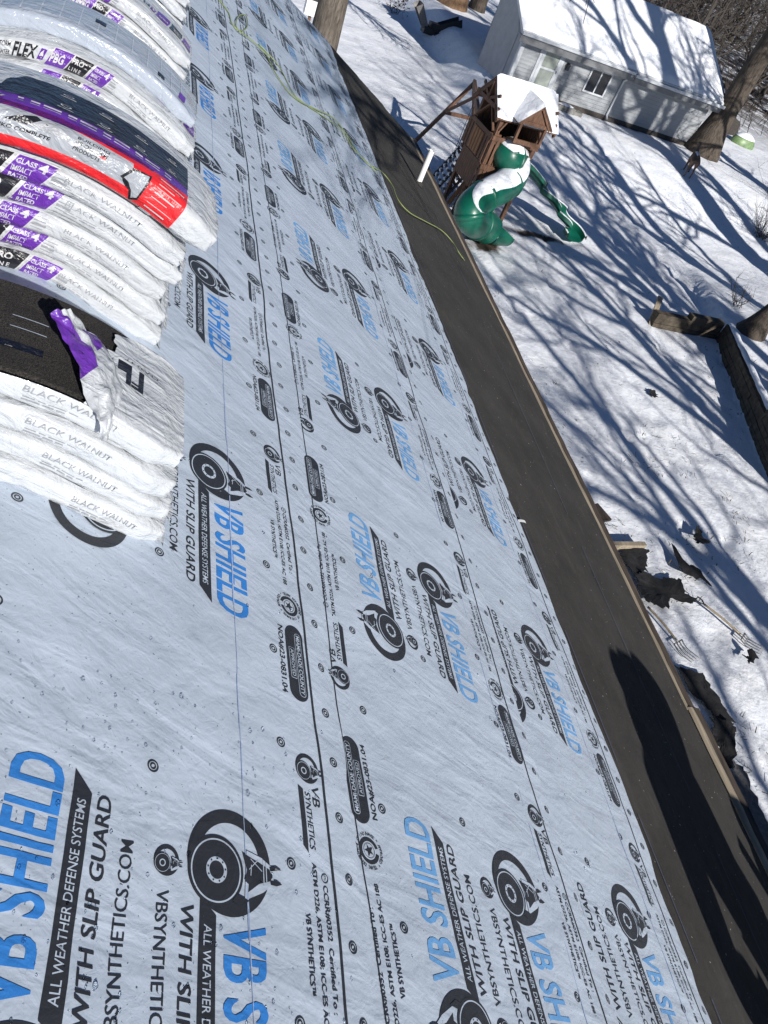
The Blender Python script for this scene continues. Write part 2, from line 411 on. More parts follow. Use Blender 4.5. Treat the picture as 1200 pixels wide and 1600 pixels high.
# ------------------------------------------------------------------ the building we stand on
bld = thing('roofed_building', 'building whose sloping roof is being relaid, under the grey membrane', 'building', (0, 0, 0))
us = np.concatenate([np.linspace(-5.2, -0.35, 6), np.linspace(-0.3, 0.55, 14), [1, 2, 3, 4, EAVE_U - 0.02]])
vs_ = np.array([-6.0, RAKE_V - 0.02])
U, V = np.meshgrid(us, vs_, indexing='ij')
deck = MB().grid(roofpt(U, V, -0.004 + 0 * U)); deck.grid(roofpt(U, V, -0.03 + 0 * U), flip=True)
deck.build('roof_deck', M_PLY, bld)
pe = roofpt(EAVE_U, 0, 0)
zw = float(pe[2])
wl = MB()
xw0, xw1 = float(roofpt(-5.0, 0, 0)[0]) + 0.4, float(pe[0]) - 0.45
wl.box(((xw0 + xw1) / 2, (-5.7 + RAKE_V - 0.3) / 2, (zw - 0.1) / 2), (xw1 - xw0, RAKE_V - 0.3 + 5.7, zw - 0.1))
wl.build('wall', M_SIDING, bld)
# rain gutter along the eave: pale cover, dirty brown lip, in two lengths that do not quite line up
gut = thing('rain_gutter', 'long tan rain gutter with a dirty brown lip along the roof edge', 'gutter', roofpt(EAVE_U, 2.0, 0.0))
for (v0, v1, dx, dz) in ((-5.9, 2.10, 0.022, 0.004), (2.085, RAKE_V - 0.1, -0.006, 0.0)):
    n_ = int((v1 - v0) / 0.06); vv = np.linspace(v0, v1, n_); wob = 0.012 * vnoise(vv * 0.8, vv * 0, 9) + 0.006 * vnoise(vv * 4, vv * 0, 10)
    ex, ez = float(pe[0]), float(pe[2])
    for nm, mt, xa, xb, za, zb in (('gutter_cover', M_BOARD, 0.001, 0.052, -0.10, -0.004), ('gutter_lip', M_BOARDB, 0.054, 0.102, -0.12, -0.008)):
        rag = 0.006 * vnoise(vv * 9, vv * 0, 12)
        A = [np.stack([ex + dx + wob + xo + (rag if xo == xb else 0), vv, ez + dz + zo + 0 * vv], -1) for xo, zo in ((xa, za), (xa, zb), ((xa + xb) / 2, zb + (0.004 if nm == 'gutter_cover' else -0.003)), (xb, zb - 0.003), (xb, za))]
        m_ = MB(); m_.grid(np.stack(A, 1), closed=True); n0 = len(vv)
        m_.f += [[0, 1, 2, 3, 4], [(n0 - 1) * 5 + k for k in (4, 3, 2, 1, 0)]]; m_.m += [0, 0]
        m_.build(nm, mt, gut)

# felt strip along the eave, with its stepped torn end at the rake
def felt_end(u):
    return np.where(u < 3.75, RAKE_V + 0.02, np.where(u < 4.25, RAKE_V - 0.02, RAKE_V - 0.10)) + 0.05 * vnoise(u * 9, u * 0, 2)
uu = np.linspace(3.0, EAVE_U + 0.002, 40); tt = np.linspace(0, 1, 420)
U, T = np.meshgrid(uu, tt, indexing='ij'); V = -5.9 + T * (felt_end(U) + 5.9)
hh = 0.003 + 0.006 * (vnoise(U * 2, V * 1.1, 21) + 0.5) + 0.003 * (vnoise(U * 7, V * 3, 22) + 0.5)
fm_ = MB().grid(roofpt(U, V, hh))
for (ua, ub) in ((4.02, 4.40), (3.34, 3.30)):          # snapped chalk lines on the felt
    q = np.arange(-2.5, 10.5, 0.03); uq = ua + (ub - ua) * (q + 2.5) / 13
    kp = vnoise(q * 4, q * 0 + ua, 77) > -0.15
    P = np.stack([roofpt(uq - .0025, q, 0.0145 + 0 * q), roofpt(uq + .0025, q, 0.0145 + 0 * q)], 0); n = len(q)
    fm_.add(P.reshape(-1, 3), [[i, n + i, n + i + 1, i + 1] for i in range(n - 1) if kp[i] and kp[i + 1]], 1)
fl = fm_.build('felt_strip', [M_FELT, M_CHALKF], None, True)
tag(fl, 'long black felt strip along the eave below the grey membrane', 'roofing felt')

# ------------------------------------------------------------------ printing: flat text and shapes, cut fine, then laid on a surface
_tc = {}
def text_mesh(s, bold=0.0, shear=0.0, res=3):
    key = (s, bold, shear)
    if key in _tc: return _tc[key]
    cu = bpy.data.curves.new('t', 'FONT'); cu.body = s; cu.size = 1; cu.offset = bold; cu.shear = shear; cu.resolution_u = res
    o = bpy.data.objects.new('t', cu); COL.objects.link(o); bpy.context.view_layer.update()
    me = o.evaluated_get(bpy.context.evaluated_depsgraph_get()).to_mesh()
    v = np.zeros(len(me.vertices) * 3); me.vertices.foreach_get('co', v); v = v.reshape(-1, 3)[:, :2].copy()
    me.calc_loop_triangles(); t = np.zeros(len(me.loop_triangles) * 3, int); me.loop_triangles.foreach_get('vertices', t); t = t.reshape(-1, 3).copy()
    bpy.data.objects.remove(o); bpy.data.curves.remove(cu)
    _tc[key] = (v, t); return v, t

class Flat:
    """2-D print: x along the reading direction, y up the letters; ink index and layer"""
    def __init__(s): s.v = []; s.f = []; s.m = []; s.l = []; s.n = 0
    def raw(s, v, f, ink, layer=0):
        v = np.asarray(v, float); s.v.append(v); s.l.append(np.full(len(v), layer))
        for q in f: s.f.append([int(i) + s.n for i in q]); s.m.append(ink)
        s.n += len(v)
    def text(s, t, x0, x1, y0, y1, ink, layer=0, bold=0.0, shear=0.0):
        v, f = text_mesh(t, bold, shear); a = v.min(0); b = v.max(0)
        w = (v - a) / (b - a); s.raw(np.stack([x0 + w[:, 0] * (x1 - x0), y0 + w[:, 1] * (y1 - y0)], 1), f, ink, layer)
    def poly(s, p, ink, layer=0): s.raw(p, [list(range(len(p)))], ink, layer)
    def ring(s, c, r0, r1, ink, layer=0, n=56, a0=0, a1=2 * np.pi):
        th = np.linspace(a0, a1, n + 1); d = np.stack([np.cos(th), np.sin(th)], 1); c = np.asarray(c, float)
        v = np.vstack([c + d * r0, c + d * r1]); s.raw(v, [[i, n + 1 + i, n + 2 + i, i + 1] for i in range(n)], ink, layer)
    def disc(s, c, r, ink, layer=0, n=40):
        th = np.linspace(0, 2 * np.pi, n, endpoint=False); s.poly(np.asarray(c, float) + r * np.stack([np.cos(th), np.sin(th)], 1), ink, layer)
    def rrect(s, x0, x1, y0, y1, r, ink, layer=0):
        p = []
        for cx, cy, a in ((x1 - r, y1 - r, 0), (x0 + r, y1 - r, 90), (x0 + r, y0 + r, 180), (x1 - r, y0 + r, 270)):
            for k in range(9):
                t = R(a + k * 90 / 8); p.append((cx + r * math.cos(t), cy + r * math.sin(t)))
        s.poly(p, ink, layer)
    def cut(s, step):
        """slice every face on a regular grid so that it can follow a curved surface"""
        bm = bmesh.new(); V = np.vstack(s.v); L = np.concatenate(s.l);
        vs = [bm.verts.new((p[0], p[1], l * 0.001)) for p, l in zip(V, L)]
        for f, m in zip(s.f, s.m):
            try: q = bm.faces.new([vs[i] for i in f]); q.material_index = m
            except ValueError: pass
        bmesh.ops.triangulate(bm, faces=[f for f in bm.faces if len(f.verts) > 4])
        lo = V.min(0); hi = V.max(0)
        for ax in (0, 1):
            no = (1, 0, 0) if ax == 0 else (0, 1, 0)
            for k in np.arange(math.floor(lo[ax] / step) + 1, math.ceil(hi[ax] / step)):
                c = [0, 0, 0]; c[ax] = k * step
                gg = [f for f in bm.faces if min(v.co[ax] for v in f.verts) < k * step - 1e-6 and max(v.co[ax] for v in f.verts) > k * step + 1e-6]
                if gg:
                    es = list({e for f in gg for e in f.edges}); ve = list({v for f in gg for v in f.verts})
                    bmesh.ops.bisect_plane(bm, geom=gg + es + ve, plane_co=c, plane_no=no, dist=1e-7)
        bm.verts.index_update()
        s.V = np.array([v.co[:] for v in bm.verts]); s.F = [[v.index for v in f.verts] for f in bm.faces]; s.MI = [f.material_index for f in bm.faces]
        s.V[:, 2] /= 0.001; bm.free(); return s

# inks on the membrane: 0 sheet colour, 1 dark, 2 blue, 3 pale blue
def tyre_logo(P, cx, cy, k, fine=True):
    """tyre-shaped emblem; its own x to the right, y up; k scales from the big one"""
    C = lambda x, y: (cx + x * k, cy + y * k)
    n = 64 if fine else 28
    P.ring(C(-0.0215, 0.035), 0.078 * k, 0.106 * k, 1, 0, n)
    P.disc(C(0, 0), 0.069 * k, 1, 1, n)
    # dark wedge joining tyre and outer ring on the left
    P.poly([C(-0.10, 0.0), C(-0.062, -0.045), C(0.0, -0.066), C(-0.03, -0.07), C(-0.09, -0.045)], 1, 1)
    P.ring(C(0, 0), 0.0590 * k, 0.0622 * k, 0, 2, n)
    P.ring(C(0, 0), 0.0180 * k, 0.0258 * k, 0, 2, n // 2)
    if fine:
        for i in range(9):
            a = i * 2 * np.pi / 9 + 0.3; P.disc(C(0.0219 * math.cos(a), 0.0219 * math.sin(a)), 0.0021 * k, 1, 3, 8)
    # pale collar, then the horned head that breaks through the ring
    P.poly([C(-0.050, 0.078), C(0.050, 0.072), C(0.030, 0.120), C(0.010, 0.148), C(-0.022, 0.148), C(-0.040, 0.118)], 0, 2)
    P.poly([C(-0.044, 0.066), C(-0.030, 0.110), C(-0.018, 0.138), C(-0.004, 0.146), C(0.006, 0.138), C(0.014, 0.110), C(0.034, 0.080), C(0.018, 0.082), C(0.012, 0.072), C(-0.010, 0.078)], 1, 3)
    P.poly([C(0.040, 0.052), C(0.050, 0.084), C(0.062, 0.060), C(0.054, 0.040)], 1, 3)
    for (a, b, w) in (((-0.036, 0.122), (0.018, 0.122), 0.0022), ((-0.032, 0.129), (0.012, 0.129), 0.0022), ((-0.034, 0.088), (-0.012, 0.118), 0.0018), ((-0.012, 0.084), (-0.034, 0.108), 0.0018), ((0.0, 0.088), (-0.022, 0.090), 0.002)):
        a = np.array(a); b = np.array(b); d = b - a; q = np.array([-d[1], d[0]]) / np.linalg.norm(d) * w / 2
        P.poly([C(*(a - q)), C(*(b - q)), C(*(b + q)), C(*(a + q))], 0, 4)
    for sx, x0 in ((-1, -0.020), (1, 0.008)):
        P.poly([C(x0 - 0.004, 0.138), C(x0 + 0.005, 0.140), C(x0 + sx * 0.006, 0.156), C(x0 + sx * 0.001 , 0.172), C(x0 + sx * 0.001 - 0.006, 0.158)], 1, 3)

def half_row(blue, fine=True):
    """one printed row: x = reading direction, y = across (0 at the roll's centre line)"""
    P = Flat()
    tyre_logo(P, 0, 0.162, 1.0)
    P.poly([(0.052, 0.125), (0.445, 0.125), (0.487, 0.163), (0.085, 0.163)], 1, 0)
    P.text('ALL WEATHER DEFENSE SYSTEMS', 0.102, 0.432, 0.135, 0.153, 0, 1, 0.004, 0.12)
    P.text('VB SHIELD', 0.098, 0.497, 0.181, 0.287, blue, 0, 0.020, 0.10)
    P.text('WITH SLIP GUARD', 0.072, 0.446, 0.083, 0.112, 1, 0, 0.014, 0.12)
    P.text('VBSYNTHETICS.COM', 0.052, 0.372, 0.029, 0.055, 1, 0, 0.003, 0.0)
    P2 = Flat(); tyre_logo(P2, 0, 0, 0.27, False)
    V2 = np.vstack(P2.v); P.raw(V2 + np.array([0.004, 0.035]), P2.f, 1); P.m[-len(P2.f):] = P2.m; P.l[-1] = np.concatenate(P2.l)
    # approvals row
    P2 = Flat(); tyre_logo(P2, 0, 0, 0.36, False)
    V2 = np.vstack(P2.v); P.raw(V2 + np.array([-0.272, 0.432]), P2.f, 1); P.m[-len(P2.f):] = P2.m; P.l[-1] = np.concatenate(P2.l)
    P.poly([(-0.232, 0.408), (-0.088, 0.408), (-0.072, 0.423), (-0.224, 0.423)], 1, 0)
    P.text('SYNTHETICS', -0.218, -0.082, 0.428, 0.446, 1, 0, 0.006, 0.1)
    P.text('VB', -0.236, -0.186, 0.452, 0.476, 1, 0, 0.006, 0.12)
    P.text('CCRR#0352  Certified To :', -0.006, 0.244, 0.458, 0.474, 1, 0, 0.016)
    P.ring((-0.022, 0.467), 0.0085, 0.0105, 1, 0, 20); P.text('ETL', -0.0275, -0.0165, 0.464, 0.470, 1, 0, 0.01)
    P.text('ASTM D226, ASTM E108; ICC-ES AC 188', -0.052, 0.300, 0.428, 0.444, 1, 0, 0.016)
    P.text('VB SYNTHETICS\u2122', 0.058, 0.212, 0.398, 0.414, 1, 0, 0.016)
    # seal
    c = np.array((0.379, 0.440))
    P.ring(c, 0.0235, 0.0330, 1, 0, 40, R(-75), R(255)); P.ring(c, 0.0175, 0.0187, 1, 0, 30)
    st = [c + 0.016 * (1 if i % 2 == 0 else 0.40) * np.array([math.sin(i * math.pi / 5), math.cos(i * math.pi / 5)]) for i in range(10)]
    P.poly(st, 1, 0)
    msg = 'TEXAS DEPARTMENT OF INSURANCE * APPROVED * '
    for i, ch in enumerate(msg):
        if ch == ' ': continue
        v, f = text_mesh(ch, 0.012, 0.0, 1); a = -i / len(msg) * 2 * np.pi + R(200); v = (v - np.array([0.3, 0.0])) * 0.0125
        rot = np.array([[math.cos(a - np.pi / 2), -math.sin(a - np.pi / 2)], [math.sin(a - np.pi / 2), math.cos(a - np.pi / 2)]])
        P.raw((v + np.array([0, 0.0375])) @ rot.T + c, f, 1, 0)
    # county capsule
    P.rrect(0.446, 0.684, 0.414, 0.480, 0.033, 1, 0)
    P.rrect(0.468, 0.668, 0.448, 0.471, 0.010, 0, 1); P.rrect(0.4695, 0.6665, 0.4495, 0.4695, 0.009, 1, 2)
    P.text('MIAMI-DADE COUNTY', 0.475, 0.661, 0.4525, 0.4665, 0, 3, 0.014)
    P.rrect(0.520, 0.618, 0.423, 0.444, 0.003, 0, 1); P.rrect(0.5215, 0.6165, 0.4245, 0.4425, 0.002, 1, 2)
    P.text('APPROVED', 0.526, 0.612, 0.4275, 0.4395, 0, 3, 0.004)
    P.text('NOA#23-0831.04', 0.462, 0.672, 0.386, 0.406, 1, 0, 0.018)
    return P

PERIOD = 1.15
def make_block(blue):
    B = Flat(); h = half_row(blue); V0 = np.vstack(h.v); L0 = np.concatenate(h.l)
    # forward row: reading runs towards -v, letter tops down the slope
    B.raw(np.stack([V0[:, 1], -V0[:, 0]], 1), h.f, 1); B.m[-len(h.f):] = h.m; B.l[-1] = L0
    B.raw(np.stack([-V0[:, 1], V0[:, 0] - 0.347], 1), h.f, 1); B.m[-len(h.f):] = h.m; B.l[-1] = L0
    # nail circles
    for (a, b) in ((0.0, 0.18), (0.0, -0.40), (0.365, 0.04), (0.365, 0.33), (0.365, -0.26), (0.365, -0.55), (-0.365, 0.15), (-0.365, -0.14), (-0.365, 0.44), (-0.365, -0.43),
                   (0.545, 0.32), (0.54, 0.175), (0.548, 0.03), (0.535, -0.115), (0.545, -0.26), (0.54, -0.40), (0.548, -0.545), (0.54, -0.69)):
        B.ring((a, b), 0.0100, 0.0132, 1, 0, 20); B.ring((a, b), 0.0042, 0.0072, 1, 0, 12)
    return B.cut(0.035)
BLK_BLUE = make_block(2); BLK_PALE = Flat(); BLK_PALE.V = BLK_BLUE.V; BLK_PALE.F = BLK_BLUE.F; BLK_PALE.MI = [3 if m == 2 else m for m in BLK_BLUE.MI]

def wrinkle(u, v, seed):
    """height of the crumpled membrane"""
    a = u * math.cos(0.6) + v * math.sin(0.6); b = -u * math.sin(0.6) + v * math.cos(0.6)
    h = 0.0045 * (0.5 - np.abs(vnoise(a * 4.2 + 0.6 * vnoise(u * 3, v * 3, seed + 5), b * 1.4, seed))) * 2
    h = h + 0.0036 * (vnoise(u * 9, v * 9, seed + 1) + 0.5) + 0.0016 * (vnoise(u * 21, v * 21, seed + 2) + 0.5) + 0.008 * (vnoise(u * 1.5, v * 1.2, seed + 3) + 0.5)
    return h

def make_sheet(name, label, uc, u0, u1, v00, base, blk, seed, warp, edge_amp, lines, chalk):
    """a course of membrane with its printing; lines = offsets of printed lap lines, chalk = snapped blue lines"""
    wv, wd = zip(*warp); wf = lambda v: np.interp(v, wv, wd)
    vmin, vmax = -2.2, RAKE_V
    edge = lambda v: u1 + edge_amp * (vnoise(v * 1.7, v * 0, seed) + 0.7 * vnoise(v * 5, v * 0, seed + 1) + 0.35 * vnoise(v * 13, v * 0, seed + 2))
    nu = int((u1 - u0) / 0.022); vv = np.concatenate([np.arange(vmin, 4.5, 0.022), np.arange(4.5, vmax, 0.05), [vmax]])
    T = np.linspace(0, 1, nu); TT, VV = np.meshgrid(T, vv, indexing='ij')
    UU = u0 + (edge(VV) - u0) * TT
    def lift(u, v):
        e = smooth(0.0, 0.05, edge(v) - u)
        under = 0.12 + 0.88 * smooth(u0 + 0.05, u0 + 0.20, u) if u0 > 0 else 1.0
        return base + wrinkle(u, v, seed) * (0.35 + 0.65 * e) * under
    def pos(u, v, extra=0.0): return roofpt(u + wf(v), v, lift(u, v) + extra)
    mb = MB(); P = pos(UU, VV); mb.grid(P, 0)
    lip = np.stack([P[-1], pos(edge(vv), vv, -(base - 0.002) * 0.9)], 0); mb.grid(lip, 0)   # turned-down cut edge
    k0 = int(math.floor((vmin - v00) / PERIOD)); k1 = int(math.ceil((vmax - v00) / PERIOD)) + 1
    V3, F3, M3 = blk.V, blk.F, np.array(blk.MI)
    cen = np.array([V3[f].mean(0)[:2] for f in F3])
    for k in range(k0, k1 + 1):
        off = v00 + k * PERIOD
        u = V3[:, 0] + uc; v = V3[:, 1] + off
        cu, cv = cen[:, 0] + uc, cen[:, 1] + off
        keep = (cu < edge(cv) - 0.008) & (cu > u0 + 0.01) & (cv > vmin + 0.03) & (cv < vmax - 0.03)
        if not keep.any(): continue
        idx = np.nonzero(keep)[0]
        used = np.unique(np.concatenate([F3[i] for i in idx])); rem = np.full(len(V3), -1); rem[used] = np.arange(len(used))
        PP = pos(u[used], v[used], 0.0013 + 0.0004 * V3[used, 2])
        b = mb.n; mb.v.append(PP); mb.n += len(used)
        for i in idx: mb.f.append([b + int(rem[j]) for j in F3[i]]); mb.m.append(int(M3[i]))
    def strip(uf, w, mi, va, vb, ex):
        q = np.arange(va, vb, 0.02); uq = uf(q); ok = np.minimum(uq + w, edge(q) - 0.001)
        Pq = np.stack([pos(uq - w / 2, q, ex), pos(np.minimum(uq + w / 2, edge(q)), q, ex)], 0)
        kill = (uq > edge(q) - 0.004) | (uq < u0 + 0.005)
        n = len(q); fs = [[i, n + i, n + i + 1, i + 1] for i in range(n - 1) if not (kill[i] or kill[i + 1])]
        mb.add(Pq.reshape(-1, 3), fs, mi)
    for off, w in lines:
        strip(lambda q, o=off: uc + o + 0.006 * vnoise(q * 2.5, q * 0, seed + 7) + 0.003 * vnoise(q * 9, q * 0, seed + 8), w, 1, vmin + .02, vmax - .02, 0.0015)
    for (ua, ub, w) in chalk:
        # a snapped chalk line leaves powder, not a solid stroke: several broken hairlines
        for j in range(3):
            q = np.arange(vmin + .02, vmax - .02, 0.03); uq = ua + (ub - ua) * (q - vmin) / (vmax - vmin) + (j - 1) * w * 0.8 - wf(q)
            kp = (vnoise(q * 6, q * 0 + j * 7, seed + 30) > (-0.22 if j == 1 else 0.12)) & (uq < edge(q) - 0.01)
            Pq = np.stack([pos(uq - w / 2, q, 0.0024), pos(uq + w / 2, q, 0.0024)], 0); n = len(q)
            mb.add(Pq.reshape(-1, 3), [[i, n + i, n + i + 1, i + 1] for i in range(n - 1) if kp[i] and kp[i + 1]], 4)
    return tag(mb.build('roofing_membrane', [M_SHEET, M_INK, M_BLUE, M_LBLUE, M_CHALK], None, True), label, 'roofing membrane')

make_sheet('c', 'lowest grey printed membrane course, lapping onto the black felt strip', 2.675, 2.46, 3.270, 0.66, 0.005, BLK_PALE, 401,
           [(-3, -.02), (0.6, 0.0), (1.5, 0.03), (3, 0.035), (5, 0.03), (7, 0.0), (11.3, -0.04)], 0.028, [(0.497, 0.006)], [(3.02, 3.12, 0.0018)])
make_sheet('b', 'middle grey printed membrane course with pale blue lettering, between the two others', 1.965, 1.42, 2.545, 0.67, 0.010, BLK_PALE, 501,
           [(-3, -.01), (0.6, 0.0), (1.1, -.01), (1.8, 0.01), (3, 0.03), (5, 0.02), (11.3, 0.0)], 0.014, [(0.487, 0.006), (-0.470, 0.004)], [(2.33, 2.40, 0.0013)])
make_sheet('a', 'uppermost grey printed membrane course with strong blue lettering, under the shingle bundles', 0.878, -0.35, 1.482, 0.5855, 0.015, BLK_BLUE, 601,
           [(-3, -.05), (0.3, -.02), (0.7, 0.0), (4.5, 0.0), (7.4, -.05), (11.3, -.16)], 0.030, [(0.470 + .022, 0.0075)], [(1.10, 1.155, 0.0016)])

# ------------------------------------------------------------------ shingle bundles
BW, BT, BL = 0.355, 0.074, 1.0
_th = np.linspace(-np.pi, np.pi, 721)
def _sec(th):
    c, s_ = np.cos(th), np.sin(th)
    return np.sign(c) * np.abs(c) ** 0.32 * BW / 2, np.sign(s_) * np.abs(s_) ** 0.36 * BT / 2
_cx, _cy = _sec(_th)
_q = np.concatenate([[0], np.cumsum(np.hypot(np.diff(_cx), np.diff(_cy)))])
# q = 0 at the middle of the near side (theta = pi), growing over the top
def th_of_q(q):
    return np.interp(_q[-1] - np.mod(np.asarray(q, float), _q[-1]), _q, _th)

class Bundle:
    def __init__(s, ue, v, base, seed, yaw=0.0, thick=1.0, rough=1.0, taper=1.0, wid=1.0):
        s.ue, s.v, s.base, s.seed, s.yaw, s.tk, s.rough, s.tp, s.wd = ue, v, base, seed, yaw, thick, rough, taper, wid
    def pos(s, t, q, lift=0.0):
        t = np.asarray(t, float); q = np.asarray(q, float); th = th_of_q(q)
        a, b = _sec(th); a = a * s.wd; b = b * s.tk
        e = smooth(0.0, 0.07, t); tap = s.tp * (1 - e) * 0.28
        b = b * (1 - tap); a = a * (1 - 0.10 * (1 - e))
        qq = np.sin(th) * 0.5 + np.cos(th) * 0.9
        ca = np.cos(th)
        w = 0.006 * vnoise(t * 5, ca * 2.2 + s.seed, s.seed) + 0.010 * (0.5 - 2 * np.abs(vnoise(t * 4 + ca * 5, np.sin(th) * 3 + ca * 7, s.seed + 4))) * 0.6 + 0.006 * vnoise(t * 13 + ca * 3, np.sin(th) * 2.5 + ca * 4, s.seed + 1) + 0.006 * vnoise(t * 24 + ca * 8, np.sin(th) * 4 + ca * 9, s.seed + 2)
        w = w + 0.010 * (1 - e) * vnoise(ca * 9 + np.sin(th) * 5, t * 30, s.seed + 3)
        k = 1 + w * s.rough / 0.037 * 0.45; b = b * k + 0.0 * t; a = a * (1 + w * s.rough * 0.35) + np.sign(np.cos(th)) * w * s.rough * 0.5 * (np.abs(np.cos(th)) ** 3)
        sag = -0.010 * (1 - smooth(0, 0.16, t)) * s.tp
        rg = 0.012 * vnoise(ca * 5, np.sin(th) * 3, s.seed + 9) * (1 - smooth(0, 0.05, t))
        u = s.ue - t + rg; vv = s.v + s.yaw * (t - 0.3) + a
        p = roofpt(u, vv, s.base + BT * s.tk / 2 + b + sag); 
        if np.any(lift):
            c = roofpt(u, s.v + s.yaw * (t - 0.3) + 0.9 * a, s.base + BT * s.tk / 2 + 0.3 * b); d = p - c; p = p + lift * d / (np.linalg.norm(d, axis=-1, keepdims=True) + 1e-9)
        return p
    def mesh(s, mb, mi=0, n=130, m=110, hole=None):
        t = np.concatenate([[0.0, 0.008, 0.02], np.linspace(0.035, BL, n)]); q = np.linspace(0, _q[-1], m, endpoint=False)
        TT, QQ = np.meshgrid(t, q, indexing='ij'); P = s.pos(TT, QQ); b = mb.n
        if hole is None:
            mb.grid(P, mi, closed=True); mb.f.append([b + i for i in range(m)][::-1]); mb.m.append(mi)
        else:
            fs = []
            for i in range(len(t) - 1):
                for j in range(m):
                    if hole((t[i] + t[i + 1]) / 2, q[j]): continue
                    fs.append([i * m + j, i * m + (j + 1) % m, (i + 1) * m + (j + 1) % m, (i + 1) * m + j])
            mb.add(P.reshape(-1, 3), fs + [list(range(m))[::-1]], mi)
    def lay(s, mb, flat, t0, q0, imap, lift=0.0028, flip=False, sc=1.0):
        """print: flat x runs up the bundle (away from its lower end), reading the right way round from the near side"""
        V = flat.V; sg = -1 if flip else 1
        t = t0 - sg * V[:, 0] * sc; q = q0 + sg * V[:, 1]
        P = s.pos(t, q, (lift + 0.0009 * V[:, 2])[:, None])
        b = mb.n; mb.v.append(P); mb.n += len(P)
        for f, m in zip(flat.F, flat.MI):
            if min(t[i] for i in f) < 0.01 or max(t[i] for i in f) > BL - 0.02: continue
            mb.f.append([b + i for i in f]); mb.m.append(imap[m])

BMATS = [M_WRAP, M_PURP, M_BLK, M_RED, M_GREY, M_SILV, M_WHT]
# inks: 0 wrap 1 purple 2 black 3 red 4 grey 5 silver 6 white
I7 = list(range(7))
def para(P, x0, x1, y0, y1, sk, ink, layer=0):
    P.poly([(x0, y0), (x1, y0), (x1 + sk, y1), (x0 + sk, y1)], ink, layer)

def side_print():
    P = Flat(); h0, h1 = -0.034, 0.034           # x grows towards the lower end: use negative x for up-slope
    for (x, ink, words) in ((-0.11, 1, 'c4'), (-0.195, 2, 'pl'), (-0.275, 1, 'pbg')):
        para(P, x - 0.003, x + 0.078, h0 - 0.003, h1 + 0.003, 0.022, 6, 0)
        para(P, x, x + 0.075, h0, h1, 0.022, ink, 1)
        if words == 'c4':
            P.text('CLASS', x + 0.020, x + 0.058, 0.012, 0.024, 6, 2, 0.02); P.text('4', x + 0.062, x + 0.080, 0.006, 0.029, 6, 2, 0.03)
            P.text('IMPACT', x + 0.016, x + 0.056, -0.007, 0.004, 6, 2, 0.015); P.text('RATED', x + 0.016, x + 0.052, -0.023, -0.012, 6, 2, 0.015)
        elif words == 'pl':
            P.text('PRO', x + 0.016, x + 0.062, 0.002, 0.022, 6, 2, 0.03); P.text('L I N E', x + 0.014, x + 0.062, -0.020, -0.006, 6, 2, 0.02)
        else: P.text('PBG', x + 0.014, x + 0.068, -0.014, 0.016, 6, 2, 0.03)
    P.text('FLEX', -0.405, -0.315, -0.020, 0.022, 2, 0, 0.03); para(P, -0.308, -0.285, -0.018, 0.018, 0.006, 1); P.text('4', -0.302, -0.288, -0.012, 0.014, 6, 1, 0.02)
    P.text('STORM', -0.470, -0.418, 0.004, 0.020, 2, 0, 0.01); P.text('FIGHTER', -0.470, -0.414, -0.018, -0.002, 2, 0, 0.01)
    para(P, -0.57, -0.49, h0, h1, 0.012, 1, 0); P.rrect(-0.548, -0.500, -0.010, 0.010, 0.004, 6, 1); P.rrect(-0.546, -0.502, -0.008, 0.008, 0.003, 1, 2); P.text('TAMKO', -0.542, -0.506, -0.005, 0.005, 6, 3, 0.01)
    for k in range(5): P.poly([(-0.018, 0.022 - k * 0.010), (0.012 - 0.004 * (k % 2), 0.022 - k * 0.010), (0.012 - 0.004 * (k % 2), 0.0195 - k * 0.010), (-0.018, 0.0195 - k * 0.010)], 4, 0)
    return P.cut(0.012)
def name_print():
    P = Flat(); P.text('BLACK WALNUT', -0.085, 0.085, 0.0, 0.0145, 4, 0, 0.0)
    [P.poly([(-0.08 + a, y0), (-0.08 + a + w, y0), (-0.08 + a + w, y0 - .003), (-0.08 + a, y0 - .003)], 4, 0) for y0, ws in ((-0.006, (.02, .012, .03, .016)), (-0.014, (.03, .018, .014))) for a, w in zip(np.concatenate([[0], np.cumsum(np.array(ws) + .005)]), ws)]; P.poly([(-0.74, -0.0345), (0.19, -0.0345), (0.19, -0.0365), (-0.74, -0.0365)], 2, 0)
    return P.cut(0.02)
def top_print():
    P = Flat()
    P.text('FLEX', -0.06, 0.05, -0.030, 0.020, 2, 0, 0.03); P.text('STORM', 0.06, 0.12, 0.0, 0.020, 2, 0, 0.01); P.text('FIGHTER', 0.06, 0.125, -0.026, -0.006, 2, 0, 0.01)
    para(P, 0.15, 0.24, -0.034, 0.034, 0.015, 1); P.text('TAMKO', 0.175, 0.225, -0.008, 0.008, 6, 1, 0.01)
    para(P, -0.10, -0.072, -0.03, 0.03, 0.01, 1); P.text('4', -0.092, -0.074, -0.02, 0.02, 6, 1, 0.02)
    para(P, -0.20, -0.115, -0.045, 0.045, 0.02, 1); P.text('PBG', -0.18, -0.12, -0.018, 0.018, 6, 1, 0.03)
    para(P, -0.295, -0.212, -0.045, 0.045, 0.02, 2); P.text('PRO', -0.275, -0.225, 0.004, 0.028, 6, 1, 0.03); P.text('LINE', -0.275, -0.222, -0.028, -0.006, 6, 1, 0.02)
    para(P, -0.39, -0.307, -0.045, 0.045, 0.02, 1); P.text('CLASS 4', -0.37, -0.310, 0.006, 0.024, 6, 1, 0.02); P.text('RATED', -0.365, -0.315, -0.024, -0.006, 6, 1, 0.02)
    return P.cut(0.02)
PR_SIDE, PR_NAME, PR_TOP = side_print(), name_print(), top_print()

